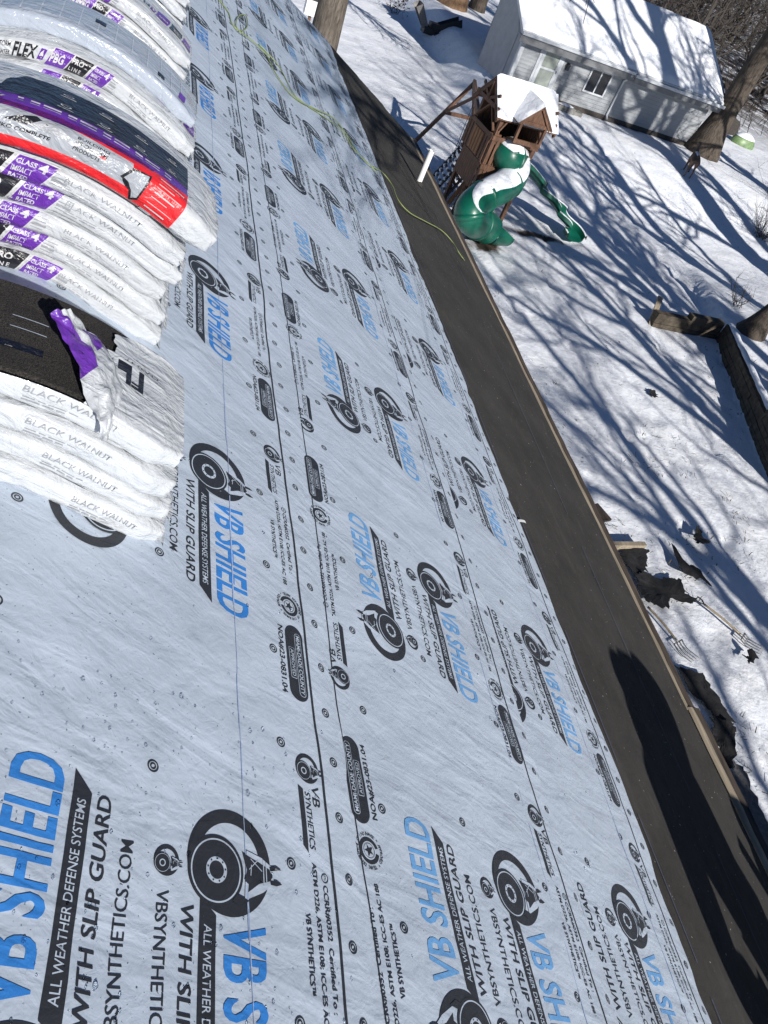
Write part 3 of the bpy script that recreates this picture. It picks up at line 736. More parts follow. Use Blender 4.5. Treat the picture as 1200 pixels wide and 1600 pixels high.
def hip_print():
    """big purple, black and red bag: bands run along it"""
    P = Flat()
    P.poly([(-0.40, -0.050), (0.0, -0.050), (0.0, 0.085), (-0.52, 0.085), (-0.52, 0.02)], 3, 0)
    P.poly([(-0.40, -0.006), (-0.13, -0.006), (-0.14, 0.046), (-0.44, 0.060)], 5, 1)
    P.poly([(-0.37, 0.020), (-0.32, 0.048), (-0.28, 0.018)], 2, 2); P.poly([(-0.33, 0.019), (-0.30, 0.046), (-0.29, 0.046), (-0.25, 0.017)], 4, 3)
    P.text('TAMKO COMPLETE', -0.395, -0.285, 0.004, 0.012, 2, 3, 0.02)
    for k, (w, tx) in enumerate(((0.06, 'BUILDING'), (0.06, 'PROGRAM'), (0.05, 'PRODUCTS'))): P.text(tx, -0.245, -0.245 + w, 0.030 - k * 0.011, 0.037 - k * 0.011, 2, 3, 0.01)
    P.poly([(-0.150, 0.004), (-0.138, 0.032), (-0.100, 0.044), (-0.098, -0.016), (-0.112, -0.026), (-0.122, -0.008)], 2, 3); P.poly([(-0.143, 0.007), (-0.134, 0.027), (-0.104, 0.037), (-0.102, -0.012), (-0.111, -0.019), (-0.119, -0.003)], 5, 4)
    for k in range(8): P.poly([(-0.082, 0.062 - k * 0.011), (-0.012 - 0.014 * (k % 3), 0.062 - k * 0.011), (-0.012 - 0.014 * (k % 3), 0.0595 - k * 0.011), (-0.082, 0.0595 - k * 0.011)], 6, 2)
    P.rrect(-0.086, -0.058, -0.044, -0.026, 0.002, 6, 2)
    P.poly([(-0.52, 0.02), (-0.52, 0.085), (0.0, 0.085), (0.0, 0.130), (-0.46, 0.19), (-0.80, 0.16), (-0.80, -0.02), (-0.60, -0.035)], 1, 0)
    [P.poly([(x, y0), (x + w * .8, y0), (x + w * .8, y0 - hh_), (x, y0 - hh_)], 6, 2) for y0, hh_, x1 in ((0.121, .007, -.04), (0.104, .005, -.07)) for x, w in ((-.36 + k * .022, .012 + .008 * (k % 3)) for k in range(14)) if x < x1]
    P.poly([(-0.42, 0.130), (0.0, 0.130), (0.0, 0.275), (-0.36, 0.275)], 2, 1)
    for i in range(4):
        for j in range(2):
            P.ring((-0.28 + i * 0.075, 0.165 + j * 0.060), 0.008, 0.0105, 6, 2, 14); P.poly([(-0.295 + i * 0.075, 0.148 + j * 0.06), (-0.265 + i * 0.075, 0.148 + j * 0.06), (-0.265 + i * 0.075, 0.1455 + j * 0.06), (-0.295 + i * 0.075, 0.1455 + j * 0.06)], 6, 2)
    hexa = [(-0.41 + 0.03 * math.cos(R(60 * k)), 0.10 + 0.018 * math.sin(R(60 * k))) for k in range(6)]
    P.poly(hexa, 6, 3); P.poly([(-0.41 + 0.027 * math.cos(R(60 * k)), 0.10 + 0.0155 * math.sin(R(60 * k))) for k in range(6)], 2, 4); P.ring((-0.41, 0.10), 0.006, 0.009, 6, 5, 14)
    return P.cut(0.012)

def wrapped(ue, v, base, seed, label, yaw=0.0, name_t=0.20, side_t=0.30, thick=1.0, top=False, taper=1.0, sc=1.0):
    b = Bundle(ue, v, base, seed, yaw, thick, 1.0, taper); mb = MB(); b.mesh(mb)
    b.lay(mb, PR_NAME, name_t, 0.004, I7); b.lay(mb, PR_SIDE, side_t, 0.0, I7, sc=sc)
    if top: b.lay(mb, PR_TOP, 0.30, 0.17, I7, flip=True, sc=0.8)
    # loose heat-sealed flap of film at the lower end
    th = np.linspace(0, 1, 26); ends = []
    for k in range(4):
        d = k / 3 * (0.030 + 0.012 * vnoise(th * 6, th * 0, seed + 40)); vv = v + yaw * -0.3 + (th - 0.5) * BW * 0.94
        ends.append(roofpt(ue + d - 0.004, vv, base + BT * thick * (0.42 + 0.16 * vnoise(th * 7, th * 0 + k * 0.6, seed + 41) - 0.08 * k)))
    mb.grid(np.array(ends), 0)
    o = mb.build('shingle_bundle', BMATS, None, True)
    return tag(o, label, 'shingle bundle', 'wrapped shingle bundles stacked along the ridge')

# nearest stack: three full bundles and an opened one on top
V1 = 1.335 + BW / 2
for k, (ue, dv, lab) in enumerate(((0.865, 0.0, 'white wrapped shingle bundle, bottom one of the nearest stack'),
                                  (0.83, 0.012, 'white wrapped shingle bundle, second from the bottom in the nearest stack'),
                                  (0.79, 0.018, 'white wrapped shingle bundle directly under the torn open one'))):
    wrapped(ue, V1 + dv, 0.016 + k * 0.069, 100 + 17 * k, lab, 0.03 * (k - 1), 0.215 + 0.02 * k - 0.05 * (k == 0), 0.50, taper=1.0)
TB = Bundle(0.755, V1 + 0.03, 0.016 + 3 * 0.069, 171, 0.0, 1.0, 1.0, 0.7)
open_b = thing('opened_shingle_bundle', 'torn open shingle bundle with dark shingles showing, top of the nearest stack', 'shingle bundle', roofpt(0.6, V1, 0.25), 'wrapped shingle bundles stacked along the ridge')
def torn_edge(q):
    e = 0.245 + 0.030 * vnoise(q * 24, q * 0 + 1.0, 5) + 0.016 * vnoise(q * 70, q * 0, 6) - 0.30 * smooth(0.30, 0.40, q) - 0.03 * smooth(0.05, 0.2, q)
    return np.maximum(e, 0.02)
mb = MB(); q_h = np.linspace(0.028, 0.46, 90); q_w = np.linspace(0.46, _q[-1] + 0.028, 70); tw = np.linspace(0, 1, 60)
TT, QQ = np.meshgrid(tw ** 1.2, q_h, indexing='ij'); mb.grid(TB.pos(TT * torn_edge(QQ), QQ, (0.004 * smooth(0.6, 1.0, TT) * (1 + vnoise(QQ * 60, TT * 4, 3)))[..., None]))
TT, QQ = np.meshgrid(np.concatenate([[0, .008, .02], np.linspace(0.035, BL, 70)]), q_w, indexing='ij'); mb.grid(TB.pos(TT, QQ))
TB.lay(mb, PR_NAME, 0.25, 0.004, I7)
P = Flat(); P.text('Storm', 0.06, 0.12, -0.03, 0.02, 2, 0, 0.03, 0.2); P.text('FL', -0.02, 0.05, -0.03, 0.03, 2, 0, 0.04); P.text('CLASS 4 POLYMER', -0.06, 0.12, -0.062, -0.050, 2, 0, 0.0); P.cut(0.02)
TB.lay(mb, P, 0.145, 0.185, I7, 0.0025, True)
mb.build('torn_wrapper', BMATS, open_b, True)
sh = MB()
for k in range(4):
    nU, nV = 60, 26; tt_ = np.linspace(0.05, BL, nU); vv_ = np.linspace(-0.150, 0.158, nV); TT, VV = np.meshgrid(tt_, vv_, indexing='ij')
    hgt = 0.016 + 3 * 0.069 + 0.016 + k * 0.0115
    off = 0.006 * math.sin(k * 2.1)
    top_ = roofpt(0.755 - TT, V1 + 0.03 + VV * (1 - 0.012 * (k % 2)) + off, hgt + 0.011 + 0.0015 * vnoise(TT * 20, VV * 20, k)); bot_ = roofpt(0.755 - TT, V1 + 0.03 + VV * (1 - 0.012 * (k % 2)) + off, hgt + 0 * TT)
    sh.grid(top_); sh.grid(bot_, flip=True)
    for j in (0, -1): sh.grid(np.stack([bot_[:, j], top_[:, j]], 1), flip=(j == -1))
    sh.grid(np.stack([bot_[0], top_[0]], 1), flip=True)
hh_ = 0.016 + 3 * 0.069 + 0.016 + 3 * 0.0115 + 0.0125
q = np.arange(0.32, 0.97, 0.012)
for (vo, w, mi, du) in ((-0.075, 0.024, 1, 0.0), (-0.082, 0.003, 2, 0.0), (-0.010, 0.0022, 3, 0.0), (0.030, 0.0022, 3, 0.0)):
    wv = vo - 0.06 * (q - 0.6) * 0.3
    Pq = np.stack([roofpt(0.755 - q, V1 + 0.03 + wv - w / 2, hh_ + 0 * q), roofpt(0.755 - q, V1 + 0.03 + wv + w / 2, hh_ + 0 * q)], 0); n = len(q)
    kp = vnoise(q * 60, q * 0 + vo * 9, 8) > (0.02 if mi > 1 else -9)
    sh.add(Pq.reshape(-1, 3), [[i, n + i, n + i + 1, i + 1] for i in range(n - 1) if kp[i]], mi)
M_TAR = simple('sealant_strip', (0.006, 0.008, 0.014), 0.25, 0.3, 30, 0.2); M_BLUELN = simple('blue_film_line', (0.42, 0.48, 0.56), 0.5, 0.2, 30, 0.1)
sh.build('shingle_pile', [M_SHINGLE, M_TAR, M_WHT, M_BLUELN], open_b)
# the peeled strip of wrapper standing up across the opening
def px_roof(x, y, h):
    d = ray(x, y); n_ = np.array([NX, 0, NZ]); return d * (-(HR - h) / (d @ n_)) + np.array([0, 0, H])
ctl = [((80, 487, .37), (112, 490, .36)), ((92, 522, .355), (134, 516, .335)), ((116, 562, .335), (164, 536, .31)), ((131, 610, .315), (184, 578, .305)), ((146, 648, .30), (192, 612, .305)), ((155, 668, .285), (180, 652, .285)), ((158, 690, .268), (168, 688, .268))]
A = spline([px_roof(*c[0]) for c in ctl], 40); B_ = spline([px_roof(*c[1]) for c in ctl], 40); wts = np.linspace(0, 1, 18)
G = A[:, None] * (1 - wts)[None, :, None] + B_[:, None] * wts[None, :, None]
ii, jj = np.meshgrid(np.arange(40), np.arange(18), indexing='ij')
G = G + (0.016 * np.sin(np.pi * wts)[None, :] + 0.018 * vnoise(ii * 0.22, jj * 0.3, 31) + 0.010 * vnoise(ii * 0.6, jj * 0.6, 32))[..., None] * np.array([0.3, -0.35, 0.9])
fm = MB(); fs_p, fs_w = [], []
for i in range(39):
    for j in range(17):
        fq = [i * 18 + j, i * 18 + j + 1, (i + 1) * 18 + j + 1, (i + 1) * 18 + j]
        (fs_p if (j < 7 and i < 17) or (10 <= j < 16 and 6 < i < 14) else fs_w).append(fq)
fm.add(G.reshape(-1, 3), fs_w, 0); fm.f += fs_p; fm.m += [1] * len(fs_p)
P2_ = G + np.array([0.0, 0.004, -0.003]); fm.add(P2_.reshape(-1, 3), [f[::-1] for f in fs_w], 0); fm.add(P2_.reshape(-1, 3), [f[::-1] for f in fs_p], 2)
fm.build('peeled_flap', BMATS, open_b, True)

# second stack
V2 = 2.17 + BW / 2
for k, (ue, dv, lab) in enumerate(((0.83, 0.0, 'white shingle bundle with purple corner print, bottom of the second nearest stack'),
                                  (0.80, 0.01, 'white shingle bundle with purple corner print, second up in the second nearest stack'),
                                  (0.745, 0.0, 'white shingle bundle with purple corner print, third up in the second nearest stack'),
                                  (0.76, 0.015, 'white shingle bundle with purple corner print, fourth up in the second nearest stack'),
                                  (0.715, 0.0, 'white shingle bundle with purple corner print, fifth up in the second nearest stack'),
                                  (0.725, 0.03, 'white shingle bundle directly under the red and purple package'))):
    wrapped(ue, V2 + dv, 0.016 + k * 0.068, 300 + 23 * k, lab, 0.03 * math.sin(k * 2.0), 0.255 - 0.02 * (k % 3), 0.325 + 0.012 * ((k * 7) % 4), top=(k == 5))
hb = Bundle(0.745, V2 - 0.025, 0.016 + 5.3 * 0.068, 431, -0.02, 1.3, 0.6, 0.9, 0.97); mb = MB(); hb.mesh(mb, 0); hb.lay(mb, hip_print(), 0.125, 0.0, I7)
tag(mb.build('ridge_cap_package', BMATS, None, True), 'red, purple and black printed package lying on top of a bundle stack', 'shingle package')
# third stack
V3 = 3.20 + BW / 2
for k, (ue, dv, lab) in enumerate(((0.90, 0.0, 'white shingle bundle, bottom of the stack behind the red package'),
                                  (0.87, 0.02, 'white shingle bundle, second up in the stack behind the red package'),
                                  (0.84, 0.0, 'white shingle bundle, third up in the stack behind the red package'),
                                  (0.81, 0.03, 'white shingle bundle under the hazy clear-wrapped package'))):
    wrapped(ue, V3 + dv, 0.016 + k * 0.068, 500 + 29 * k, lab, 0.03 * math.cos(k * 2.0), 0.20, 0.335 + 0.02 * (k % 3), top=(k == 3), sc=0.68)
cb_ = Bundle(0.77, V3 + 0.10, 0.016 + 4 * 0.068, 611, 0.02, 0.9, 0.8, 1.0, 0.85); mb = MB(); cb_.mesh(mb, 0)
P = Flat()
for k in range(16): P.poly([(-0.80 + k * 0.05, 0.06), (-0.797 + k * 0.05, 0.06), (-0.797 + k * 0.05, 0.30), (-0.80 + k * 0.05, 0.30)], 1, 0)
P.poly([(-0.80, 0.14), (0.0, 0.14), (0.0, 0.143), (-0.80, 0.143)], 1, 0); P.poly([(-0.80, 0.24), (0.0, 0.24), (0.0, 0.243), (-0.80, 0.243)], 1, 0)
P.poly([(-0.36, 0.20), (-0.33, 0.20), (-0.33, 0.225), (-0.36, 0.225)], 2, 1); P.poly([(-0.06, 0.06), (-0.03, 0.06), (-0.025, 0.13), (-0.055, 0.13)], 3, 1); P.poly([(-0.16, 0.08), (-0.13, 0.08), (-0.13, 0.12), (-0.16, 0.12)], 2, 1); P.cut(0.025)
cb_.lay(mb, P, 0.04, 0.0, [0, 1, 2, 3])
tag(mb.build('film_wrapped_package', [M_CLEAR, M_FILMMARK, M_BLK, M_PURP], None, True), 'hazy clear-film package on top of the stack behind the red package', 'shingle package')
# fourth stack and the one behind it
for vb, ue0, labs, sd_ in ((4.22, 0.87, ('white shingle bundle, bottom of the second farthest stack', 'white shingle bundle, second up in the second farthest stack', 'white shingle bundle, third up in the second farthest stack', 'white shingle bundle, topmost of the second farthest stack'), 700),
                      (5.25, 0.87, ('white shingle bundle, bottom of the farthest stack', 'white shingle bundle, second up in the farthest stack', 'white shingle bundle, third up in the farthest stack', 'white shingle bundle, topmost of the farthest stack'), 900)):
    for k, lab in enumerate(labs):
        wrapped(ue0 - 0.025 * k, vb + BW / 2 + 0.02 * ((k * 3) % 2), 0.016 + k * 0.068, sd_ + 31 * k, lab, 0.03 * math.sin(k * 1.7 + sd_), 0.20, 0.33 + 0.03 * (k % 2), top=(k == len(labs) - 1), sc=0.62)

# ------------------------------------------------------------------ trees
def grow(mb_t, mb_c, base, height, rad, rs, lean=(0, 0), limb0=0.3, nlimb=9, spread=1.0, depth=3, bias=(0, 0), sides=8, twig=1.0, minr=0.004):
    """bare tree: trunk into mb_t, limbs and twigs into mb_c"""
    r = np.random.default_rng(rs); base = np.asarray(base, float)
    n = 12; t = np.linspace(0, 1, n)
    wx = 0.03 * height * np.cumsum(r.normal(0, .35, n)) / n * 2; wy = 0.03 * height * np.cumsum(r.normal(0, .35, n)) / n * 2
    P = base + np.stack([wx * t + lean[0] * height * t, wy * t + lean[1] * height * t, t * height], 1)
    fl = 1 + 0.75 * np.exp(-t * height / 0.5)
    rr = rad * (1 - 0.86 * t) * fl
    mb_t.tube(spline(P, 30), np.interp(np.linspace(0, 1, 30), t, rr), max(sides, 10))
    def branch(p, d, L, r0, lev):
        k = 7 if lev == 1 else (5 if lev == 2 else 4); pts = [p]; dd = d.copy()
        for i in range(k):
            dd = dd + r.normal(0, 0.16 + 0.05 * lev, 3) + np.array([bias[0] * 0.05, bias[1] * 0.05, 0.06 if lev < 3 else -0.02]); dd /= np.linalg.norm(dd)
            pts.append(pts[-1] + dd * L / k)
        pts = np.array(pts); rad_ = np.linspace(r0, max(r0 * 0.32, minr), k + 1)
        mb_c.tube(pts, rad_, 6 if lev == 1 else (5 if lev == 2 else 3), cap=False)
        if lev < depth:
            m = {1: 7, 2: 5, 3: 4}[lev]; m = int(m * twig + 0.5)
            for j in range(m):
                f = 0.22 + 0.78 * (j + r.random()) / m; i = min(int(f * k), k - 1); q = pts[i] + (pts[i + 1] - pts[i]) * (f * k - i)
                ax = pts[i + 1] - pts[i]; ax /= np.linalg.norm(ax); s_ = np.cross(ax, r.normal(0, 1, 3)); s_ /= np.linalg.norm(s_)
                dn = ax * math.cos(R(42)) + s_ * math.sin(R(42)); branch(q, dn / np.linalg.norm(dn), L * r.uniform(0.38, 0.62), max(r0 * (1 - 0.65 * f) * 0.55, minr), lev + 1)
    for j in range(nlimb):
        f = limb0 + (0.98 - limb0) * (j + 0.5 * r.random()) / nlimb; z = f * n - f; i = min(int(f * (n - 1)), n - 2); q = P[i] + (P[i + 1] - P[i]) * (f * (n - 1) - i)
        a = j * 2.4 + r.normal(0, .4); el = R(r.uniform(22, 58)); d = np.array([math.cos(a) * math.cos(el) + 0.5 * bias[0], math.sin(a) * math.cos(el) + 0.5 * bias[1], math.sin(el)]); d /= np.linalg.norm(d)
        branch(q, d, height * 0.40 * spread * (1.15 - f * 0.65) * r.uniform(0.8, 1.2), float(np.interp(f, t, rr)) * 0.62, 1)

def tree(name, label, base, height, rad, rs, bark, group=None, **kw):
    o = thing(name, label, 'tree', base, group); a, b = MB(), MB(); grow(a, b, base, height, rad, rs, **kw)
    a.build('trunk', bark, o, True); b.build('crown', bark if kw.get('depth', 3) < 3 else M_TWIG, o, True); return o

# the big trunk beside the white house
p = hit(1094, 238); BIG = (p[0], p[1], p[2] - 0.2)
tree('big_tree', 'massive brown tree trunk leaning right beside the end of the white house', BIG, 17, 0.62, 11, M_BARK, lean=(0.02, 0.0), limb0=0.33, nlimb=9, spread=0.9)
# trunk just past the far end of the roof
p = at_z(515, 95, 0); 
p = at_z(512, 40, 3.0); TL = (p[0], p[1], -0.1)
tree('bare_tree', 'ridged pale brown trunk rising just behind the far corner of the roof', TL, 16, 0.52, 23, M_BARKL, lean=(-0.004, 0.0), limb0=0.5, nlimb=8)
tlo = bpy.context.scene.objects['bare_tree']; m = MB(); r0_ = np.random.default_rng(3)      # one long limb droops into view over the house
main = spline([(TL[0], TL[1], 9.0), (10.2, 33.5, 9.6), (12.6, 31.2, 8.2), (13.9, 30.2, 6.3)], 24); m.tube(main, np.linspace(.18, .06, 24), 7)
for i in range(26):
    q = main[10 + i // 2]; e = q + np.array([r0_.normal(.5, .6), r0_.normal(-.2, .4), -r0_.uniform(.6, 2.2)]) * (1.0 if i > 8 else .7); mid = (q + e) / 2 + r0_.normal(0, .18, 3)
    P = spline([q, mid, e], 8); m.tube(P, np.linspace(.05, .018, 8), 4, cap=False)
    for j in range(5): a = P[2 + j]; m.tube([a, a + r0_.normal(0, .16, 3) - (0, 0, .12), a + r0_.normal(0, .28, 3) - (0, 0, .28)], [.024, .018, .012], 3, cap=False)
m.build('drooping_limb', M_TWIG, tlo)
# trees in the part of the yard beside and behind the viewer: they throw the long streaked shadows
SHT = [((26.3, 17.3), 28, 0.78, 31, (-0.7, 0), 0.7), ((18.6, 8.6), 16, 0.36, 32, (-0.8, 0.2), 1.0), ((22.5, 12.2), 17, 0.40, 33, (-0.9, 0), 1.1),
       ((17.6, 1.5), 16, 0.34, 34, (-0.6, 0), 1.0), ((31, 23.5), 17, 0.42, 35, (-0.8, 0), 1.0), ((15.5, -6.5), 15, 0.34, 36, (-0.6, 0.2), 1.0),
       ((22.5, -2.0), 18, 0.40, 37, (-0.6, 0), 1.0), ((7.0, -1.0), 16.5, 0.40, 38, (-0.9, 0.1), 0.95), ((12.6, -10.5), 15, 0.30, 39, (0.2, 0), 0.9), ((20.8, 5.0), 17, 0.44, 40, (-0.8, 0), 1.0), ((29, 14.0), 18, 0.46, 43, (-0.8, 0), 1.1), ((8.9, 1.2), 15.5, 0.36, 45, (-1.0, 0.1), 0.95)]
TLAB = ['tall bare tree in the open yard, farthest down the slope to the right', 'slender bare tree just outside the timber retaining wall', 'spreading bare tree on the terrace behind the timber wall',
        'bare tree at the near side of the yard, below the terrace wall', 'tall bare tree at the right edge of the yard beyond the terrace', 'bare tree behind the viewer, at the back of the yard', 'broad bare tree to the right of the viewer',
        'slim bare tree close against the eave of the roof, leaning over it', 'small bare tree near the building wall behind the viewer', 'thick limbed bare tree midway along the near yard', 'thick limbed bare tree at the far right of the terrace', 'leaning bare tree a few steps out from the lower gutter end']
for ((x, y), h, r_, sd_, bi, sp), lb in zip(SHT, TLAB):
    tree('bare_tree', lb, (x, y, float(gz(x, y)) - 0.1), h, r_, sd_, M_BARK2, 'bare trees standing around the yard', bias=bi, limb0=0.68 if sd_ == 38 else (0.60 if sd_ == 45 else 0.26), nlimb=24 if sd_ in (38, 45) else 12, twig=1.35 if sd_ in (38, 45) else 1.0, spread=sp, depth=3)

# far wood: individual trunks in front, the tangle behind as one mass
WL_ = [(1160, 60, 'grey'), (1010, 12, 'x'), (1185, 105, 'x'), (1130, 20, 'x'), (1060, 5, 'x'), (1195, 150, 'x')]
r_ = np.random.default_rng(91)
fl_ = ['thin bare tree at the near edge of the far wood, behind the trunk', 'thin bare tree rising beyond the ridge of the white house', 'thin bare tree deeper in the far wood at the right edge', 'slanted bare tree in the far wood above the house gable', 'thin bare tree behind the far roof corner of the white house', 'low bare tree at the right edge of the far wood']
for (px, py, _), lb in zip(WL_, fl_):
    p = hit(px, py + 60); k = 1.12; tree('bare_tree', lb, (p[0] * k, p[1] * k, float(gz(p[0] * k, p[1] * k)) - 0.1), r_.uniform(9, 13), 0.16, int(r_.integers(1e6)), M_BARK, 'bare trees in the far wood', limb0=0.15, nlimb=10, spread=0.9, depth=3, minr=0.012)
wm = MB()
for i in range(120):
    y = r_.uniform(48, 90); x = r_.uniform(0.36 * y + 8, 1.05 * y + 4); a_ = MB(); grow(wm, wm, (x, y, float(gz(x, y)) - 0.1), r_.uniform(6, 12), r_.uniform(0.07, 0.18), int(r_.integers(1e6)), limb0=0.08, nlimb=9, spread=0.9, depth=2, sides=5, minr=0.018)
for i in range(900):                                 # brush at their feet
    y = r_.uniform(44, 85); x = r_.uniform(0.50 * y + 6, 1.05 * y + 4); b0 = np.array([x, y, float(gz(x, y))]); d = r_.normal(0, 0.55, 3); d[2] = r_.uniform(0.6, 2.4)
    m1 = b0 + d * 0.5 + r_.normal(0, .15, 3); wm.tube([b0, m1, b0 + d], [0.025, 0.018, 0.008], 3, cap=False)
    for k in range(3): wm.tube([m1, m1 + r_.normal(0, .5, 3) + (0, 0, .4)], [0.012, 0.006], 3, cap=False)
stuff(tag(wm.build('woods', M_TWIG, None, False), 'tangled dark bare wood filling the upper right beyond the house', 'wood'))
# leafless bush at the right edge of the lawn
def bush(label, pts, h, n, sd_, leaf=None):
    r = np.random.default_rng(sd_); o = thing('bare_bush', label, 'bush', pts); b = MB(); l = MB()
    for i in range(n):
        d = r.normal(0, 0.45, 3); d[2] = r.uniform(0.5, 1.0); d *= h; p0 = np.array(pts) + r.normal(0, .12, 3) * (1, 1, 0) * h
        P = spline([p0, p0 + d * .45 + r.normal(0, .08, 3) * h, p0 + d], 6); b.tube(P, np.linspace(0.012, 0.004, 6), 4, cap=False)
        for j in range(6):
            q = P[r.integers(1, 6)]; e = q + r.normal(0, .20, 3) * h + (0, 0, .10 * h); b.tube([q, (q + e) / 2 + r.normal(0, .03, 3), e], [0.007, 0.005, 0.003], 3, cap=False)
            if leaf:
                for k in range(2):
                    c = e + r.normal(0, .05, 3); u = r.normal(0, 1, 3); u /= np.linalg.norm(u); w = np.cross(u, r.normal(0, 1, 3)); w /= np.linalg.norm(w)
                    l.add([c - u * .07, c + w * .035, c + u * .07, c - w * .035], [(0, 1, 2, 3)])
    b.build('stems', M_TWIG, o)
    if leaf: l.build('leaves', M_LEAF, o)
bush('bare twiggy bush at the right edge of the lawn, lower one', hit(1190, 372), 1.5, 34, 5)
bush('bare twiggy bush at the right edge of the lawn, upper one', hit(1212, 318), 1.7, 34, 6)
bush('small bush with dry brown leaves on the far snow by the garden machine', hit(618, 22), 0.9, 9, 8, True)
bush('thin dry stems poking out of the snow beside the timber wall', hit(1150, 478), 0.8, 10, 12)

# ------------------------------------------------------------------ the white house in the yard
HY = R(6.0); hx = np.array([math.cos(HY), math.sin(HY), 0]); hy = np.array([-math.sin(HY), math.cos(HY), 0]); hz = np.array([0, 0, 1.0]); HA = (hx, hy, hz)
HO = np.array([14.62, 34.75, 0.0])                   # front left corner of the walls, ground datum
HLEN, HDEP, ZB, ZE = 10.6, 6.6, 1.22, 3.36
def hp(a, b, c): return HO + hx * a + hy * b + hz * c
house = thing('white_house', 'white sided house with a snowy roof across the yard', 'house', HO + hz * 0.9)
m = MB()
NB_ = 3.2; RISE = 1.78; zt = ZE + RISE * NB_ / (HDEP / 2)
m.box(hp(HLEN / 2, NB_ / 2, (ZB + ZE) / 2), (HLEN, NB_, ZE - ZB), HA); m.box(hp(HLEN / 2 + .8, (NB_ + HDEP) / 2, (ZB + ZE) / 2), (HLEN - 1.6, HDEP - NB_ - 0.004, ZE - ZB), HA)
m.prism([(0, ZE + .003), (HDEP, ZE + .003), (HDEP / 2, ZE + RISE)], hp(HLEN - .02, 0, 0), (hy, hz, hx), 0.02)
m.build('wall', M_SIDING, house)
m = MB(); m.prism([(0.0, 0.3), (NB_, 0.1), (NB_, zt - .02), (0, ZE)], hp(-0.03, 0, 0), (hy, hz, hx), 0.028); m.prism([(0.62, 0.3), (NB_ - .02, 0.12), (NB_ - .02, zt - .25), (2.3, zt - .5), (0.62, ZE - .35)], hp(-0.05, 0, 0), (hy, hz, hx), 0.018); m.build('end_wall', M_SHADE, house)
m = MB(); m.box(hp(HLEN / 2, NB_ / 2 - .04, ZB - 0.16), (HLEN - 0.04, NB_, 0.32), HA); m.box(hp(HLEN / 2 + .9, HDEP / 2, ZB / 2 - .2), (HLEN - 1.9, HDEP - 0.1, ZB + .3), HA); m.box(hp(-.06, NB_ / 2, .12), (.05, NB_, .5), HA); m.build('foundation', M_FOUND, house)
# roof: two pitched slabs, snow on top with a soft uneven edge
ov = 0.42; sl_ = math.atan2(RISE, HDEP / 2)
def roof_slab(m, side, t0, t1, mi=0, inset=0.0):
    b0, b1 = (-ov + inset, HDEP / 2) if side == 0 else (HDEP + ov - inset, HDEP / 2)
    zE = ZE - math.tan(sl_) * (ov - inset)
    m.add([hp(a, b, z + t) for a in (-0.45 + inset, HLEN + 0.45 - inset) for (b, z) in ((b0, zE), (b1, ZE + RISE)) for t in (t0, t1)],
          [(0, 1, 3, 2), (4, 6, 7, 5), (0, 4, 5, 1), (2, 3, 7, 6), (0, 2, 6, 4), (1, 5, 7, 3)], mi)
m = MB(); roof_slab(m, 0, 0.02, 0.16); roof_slab(m, 1, 0.02, 0.16); rf = m.build('roof', M_WHITET, house)
m = MB()
for side in (0, 1):
    aa = np.linspace(-0.44, HLEN + 0.44, 90); bb = np.linspace(0, 1, 30); A_, B2 = np.meshgrid(aa, bb, indexing='ij')
    b0 = -ov + 0.03 if side == 0 else HDEP + ov - 0.03
    bpos = b0 + (HDEP / 2 - b0) * B2; zz = ZE + RISE - np.abs(HDEP / 2 - bpos) * math.tan(sl_)
    th = 0.165 + 0.10 * smooth(0, 0.06, B2) * smooth(-0.44, -0.2, A_) * smooth(HLEN + .44, HLEN + .2, A_) + 0.05 * vnoise(A_ * 1.1, bpos * 1.1, 61) * smooth(0, .1, B2)
    Pp = HO + A_[..., None] * hx + bpos[..., None] * hy + (zz + th)[..., None] * hz; m.grid(Pp, 0, flip=(side == 1))
m.build('roof_snow', M_SNOWC, rf, True)
m = MB(); zf = ZE - math.tan(sl_) * ov
m.bar(hp(-0.45, -ov - 0.06, zf + 0.08), hp(5.5, -ov - 0.06, zf + 0.08), 0.11, 0.10); m.build('gutter', M_WHITET, house)
m = MB(); m.box(hp(2.55, -ov - 0.01, zf - .10), (6.0, .04, .30), HA); m.box(hp(8.25, -ov - 0.01, zf - .14), (5.3, .04, .28), HA); m.build('fascia', simple('dark_fascia', (0.15, 0.155, 0.16), 0.6, 0.1, 3, 0.1), house)
m = MB(); m.bar(hp(5.55, -ov - 0.08, zf + 0.02), hp(HLEN + 0.4, -ov - 0.08, zf + 0.02), 0.12, 0.12); m.build('gutter', M_WHITET, house)
m = MB(); m.box(hp(5.0, -ov / 2 + .02, zf - 0.04), (10.8, ov - .05, 0.04), HA); m.build('soffit', M_SHADE, house)
m = MB(); m.box(hp(0.05, -0.02, (ZB + ZE) / 2), (0.16, 0.06, ZE - ZB), HA); m.box(hp(-0.02, 0.06, (ZB + ZE) / 2), (0.06, 0.16, ZE - ZB), HA); m.build('corner_trim', M_WHITET, house)
# downspout where the two gutters meet
m = MB(); m.tube([hp(5.4, -ov - 0.06, zf), hp(5.4, -0.25, zf - 0.25), hp(5.4, -0.08, zf - 0.42), hp(5.4, -0.08, ZB + 0.05), hp(5.4, -0.25, ZB - 0.08)], 0.05, 8); m.build('downspout', M_WHITET, house, True)
